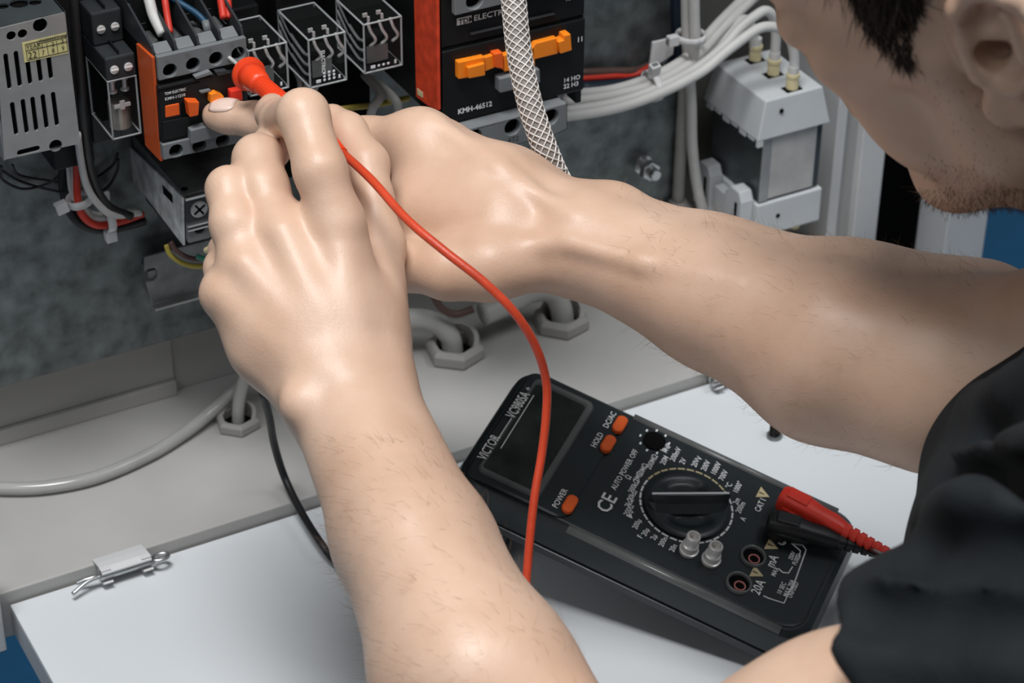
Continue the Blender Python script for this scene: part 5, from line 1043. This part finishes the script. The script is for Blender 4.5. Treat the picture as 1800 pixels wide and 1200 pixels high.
def shirt_f(p, bc, br):
    f = None
    for g_, hem in ((sh1, hem1), (sh2, hem2)):
        d = g_.ev(p, bc, br + 0.03)
        if d is None: continue
        d = -smin(-d, -hem.ev(p), 0.004); f = d if f is None else smin(f, d, 0.012)
    d = sh3.ev(p, bc, br + 0.03)
    if d is not None: f = d if f is None else smin(f, d, 0.022)
    if f is None: return None
    d = ridges.ev(p, bc, br + 0.03)
    if d is not None: f = smin(f, d, 0.014)
    d = valleys.ev(p, bc, br + 0.03)
    if d is not None: f = -smin(-f, d, 0.016)
    q = p * 1.0
    a_ = q @ (0.5 * ROT[0] + 0.86 * ROT[1]); b_ = q @ (0.86 * ROT[0] - 0.5 * ROT[1]); c_ = q @ ROT[2]
    w1 = np.sin(a_ * 92 + 1.8 * np.sin(b_ * 24 + 0.6) + 8 * c_); w2 = np.sin(a_ * 41 - b_ * 30 + 2.0 * np.sin(b_ * 15 + 1.0))
    return f - 0.0022 * w1 * (0.55 + 0.45 * np.sin(b_ * 31 + a_ * 9)) - 0.0035 * w2
lo_s, hi_s = boxof(Q(1450, 1000, .75), Q(1450, 1300, .85), Q(1700, 550, 1.03), Q(2100, 1600, .8), Q(2150, 500, 1.0), Q(2250, 1300, .8), pad=0.05)
vs_, qs_ = polygonise(shirt_f, lo_s, hi_s, 0.0030)
shirt = np_mesh('t_shirt', vs_, qs_, 'shirt', person)
sh_s = shirt.modifiers.new('soften', 'SMOOTH'); sh_s.factor = 0.5; sh_s.iterations = 3
# ---- hair: scalp shell, sideburn and stubble strands rooted on the skin
me = body.data; nv = len(me.vertices); co = np.empty(nv * 3, np.float32); me.vertices.foreach_get('co', co); co = co.reshape(-1, 3) + np.array(person.location); no = np.empty(nv * 3, np.float32); me.vertices.foreach_get('normal', no); no = no.reshape(-1, 3)
hl = (co - HO) @ HB.T * 1000.0; nrm = no
on_head = (np.abs(hl[:, 1]) < 100) & (hl[:, 2] > -130) & (np.linalg.norm(hl, axis=1) < 190)
pc = (co - CAM) @ ROT.T; px_ = pc[:, 0] / pc[:, 2] * FPX + 900; py_ = pc[:, 1] / pc[:, 2] * FPX + 600
on_head &= (pc[:, 2] < 0.95) & (py_ < 400)
def strands(mb, sel, count, length, rad, dirv, lift, jit=0.3):
    idx = np.nonzero(sel)[0]
    if not len(idx): return
    for i in rng.choice(idx, count):
        p0 = co[i] + no[i] * -0.0003 + rng.normal(size=3) * 0.0008; d = V3(*dirv) + no[i] * lift + rng.normal(size=3) * jit; d /= np.linalg.norm(d); L_ = length * rng.uniform(0.6, 1.2)
        p1 = p0 + d * L_ * 0.5 + no[i] * L_ * 0.05; p2 = p0 + d * L_ - no[i] * L_ * 0.05
        t = np.cross(d, no[i]); t /= np.linalg.norm(t) + 1e-9; w_ = np.cross(t, d)
        q = []
        for pt, r in ((p0, rad), (p1, rad * 0.8)):
            for k in range(3): an = 2.094 * k; q.append(pt + (t * math.cos(an) + w_ * math.sin(an)) * r)
        q.append(p2); mb.add(q, [(0, 1, 4, 3), (1, 2, 5, 4), (2, 0, 3, 5), (3, 4, 6), (4, 5, 6), (5, 3, 6)])
f_, l_, u_h = hl[:, 0], hl[:, 1], hl[:, 2]
line_u = np.interp(f_, [-90, -40, -14, -2, 8, 14, 24, 36, 44, 60, 80], [-40, -25, 34, 30, 2, -16, 2, 24, 52, 62, 60])
in_frame = (pc[:, 2] < 0.95)
side_poly = [(1488, -40), (1500, 5), (1530, 60), (1575, 105), (1592, 118), (1604, 104), (1602, 62), (1612, 20), (1624, -40)]
def inside(px, py, poly):
    r = np.zeros(len(px), bool); n = len(poly)
    for i in range(n):
        x0, y0 = poly[i]; x1, y1 = poly[(i + 1) % n]; c = ((y0 > py) != (y1 > py)) & (px < (x1 - x0) * (py - y0) / (y1 - y0 + 1e-12) + x0); r ^= c
    return r
burn = on_head & inside(px_, py_, side_poly) & (l_ > 0)
not_ear = ~((l_ > 60) & (f_ > -42) & (f_ < 14) & (u_h < 42))
scalp = on_head & not_ear & (u_h > line_u) & (np.abs(l_) > 20) | on_head & (u_h > 62) & (f_ < 84) | on_head & (f_ < -45) & (u_h > -40)
m = MB()
strands(m, scalp & (u_h > 24), 8000, 0.020, 0.00022, HF * 0.1 - HU * 0.75, 0.30)
strands(m, burn, 3600, 0.0075, 0.00016, HF * 0.1 - HU * 0.9, 0.12, 0.22)
o = m.build('hair', 'hair', person, smooth=True); o['kind'] = 'stuff'
jaw = on_head & (u_h < -45) & (f_ > 8) & (nrm @ HL > -0.5)
m = MB(); strands(m, jaw & (py_ > 330), 1500, 0.0026, 0.00009, -HU * 0.8 + HF * 0.2, 0.7, 0.4); strands(m, on_head & (f_ > 4) & (f_ < 30) & (u_h < -8) & (u_h > -60) & (l_ > 30), 160, 0.0022, 0.00007, -HU, 0.3, 0.4)
strands(m, on_head & (f_ > 20) & (f_ < 62) & (u_h < -52) & (l_ > 10) & (px_ > 1620), 600, 0.0022, 0.00008, -HU, 0.4, 0.4)
o = m.build('stubble', 'stubble', person, smooth=True); o['kind'] = 'stuff'
pc = (co - CAM) @ ROT.T; px_ = pc[:, 0] / pc[:, 2] * FPX + 900; py_ = pc[:, 1] / pc[:, 2] * FPX + 600
m = MB()
A_ = (px_ > 560) & (px_ < 1040) & (py_ > 760) & (py_ < 1230) & (pc[:, 2] < 1.0)
strands(m, A_, 900, 0.0085, 0.000045, V3(-0.55, 0.6, 0.1), 0.35, 0.35)
B_ = (px_ > 1080) & (px_ < 1720) & (py_ > 330) & (py_ < 860) & (pc[:, 2] > 0.9)
strands(m, B_, 1000, 0.0085, 0.000045, V3(-0.7, 0.1, 0.3), 0.35, 0.35)
o = m.build('arm_hair', 'armhair', person, smooth=True); o['kind'] = 'stuff'

# kind_fix: flat print and marks are joined
for o in bpy.data.objects:
    if o.type == 'MESH' and o.name.split('.')[0] in ('lettering', 'range_print', 'gold_range_marks', 'socket_print', 'logo_letters'): o['kind'] = 'stuff'
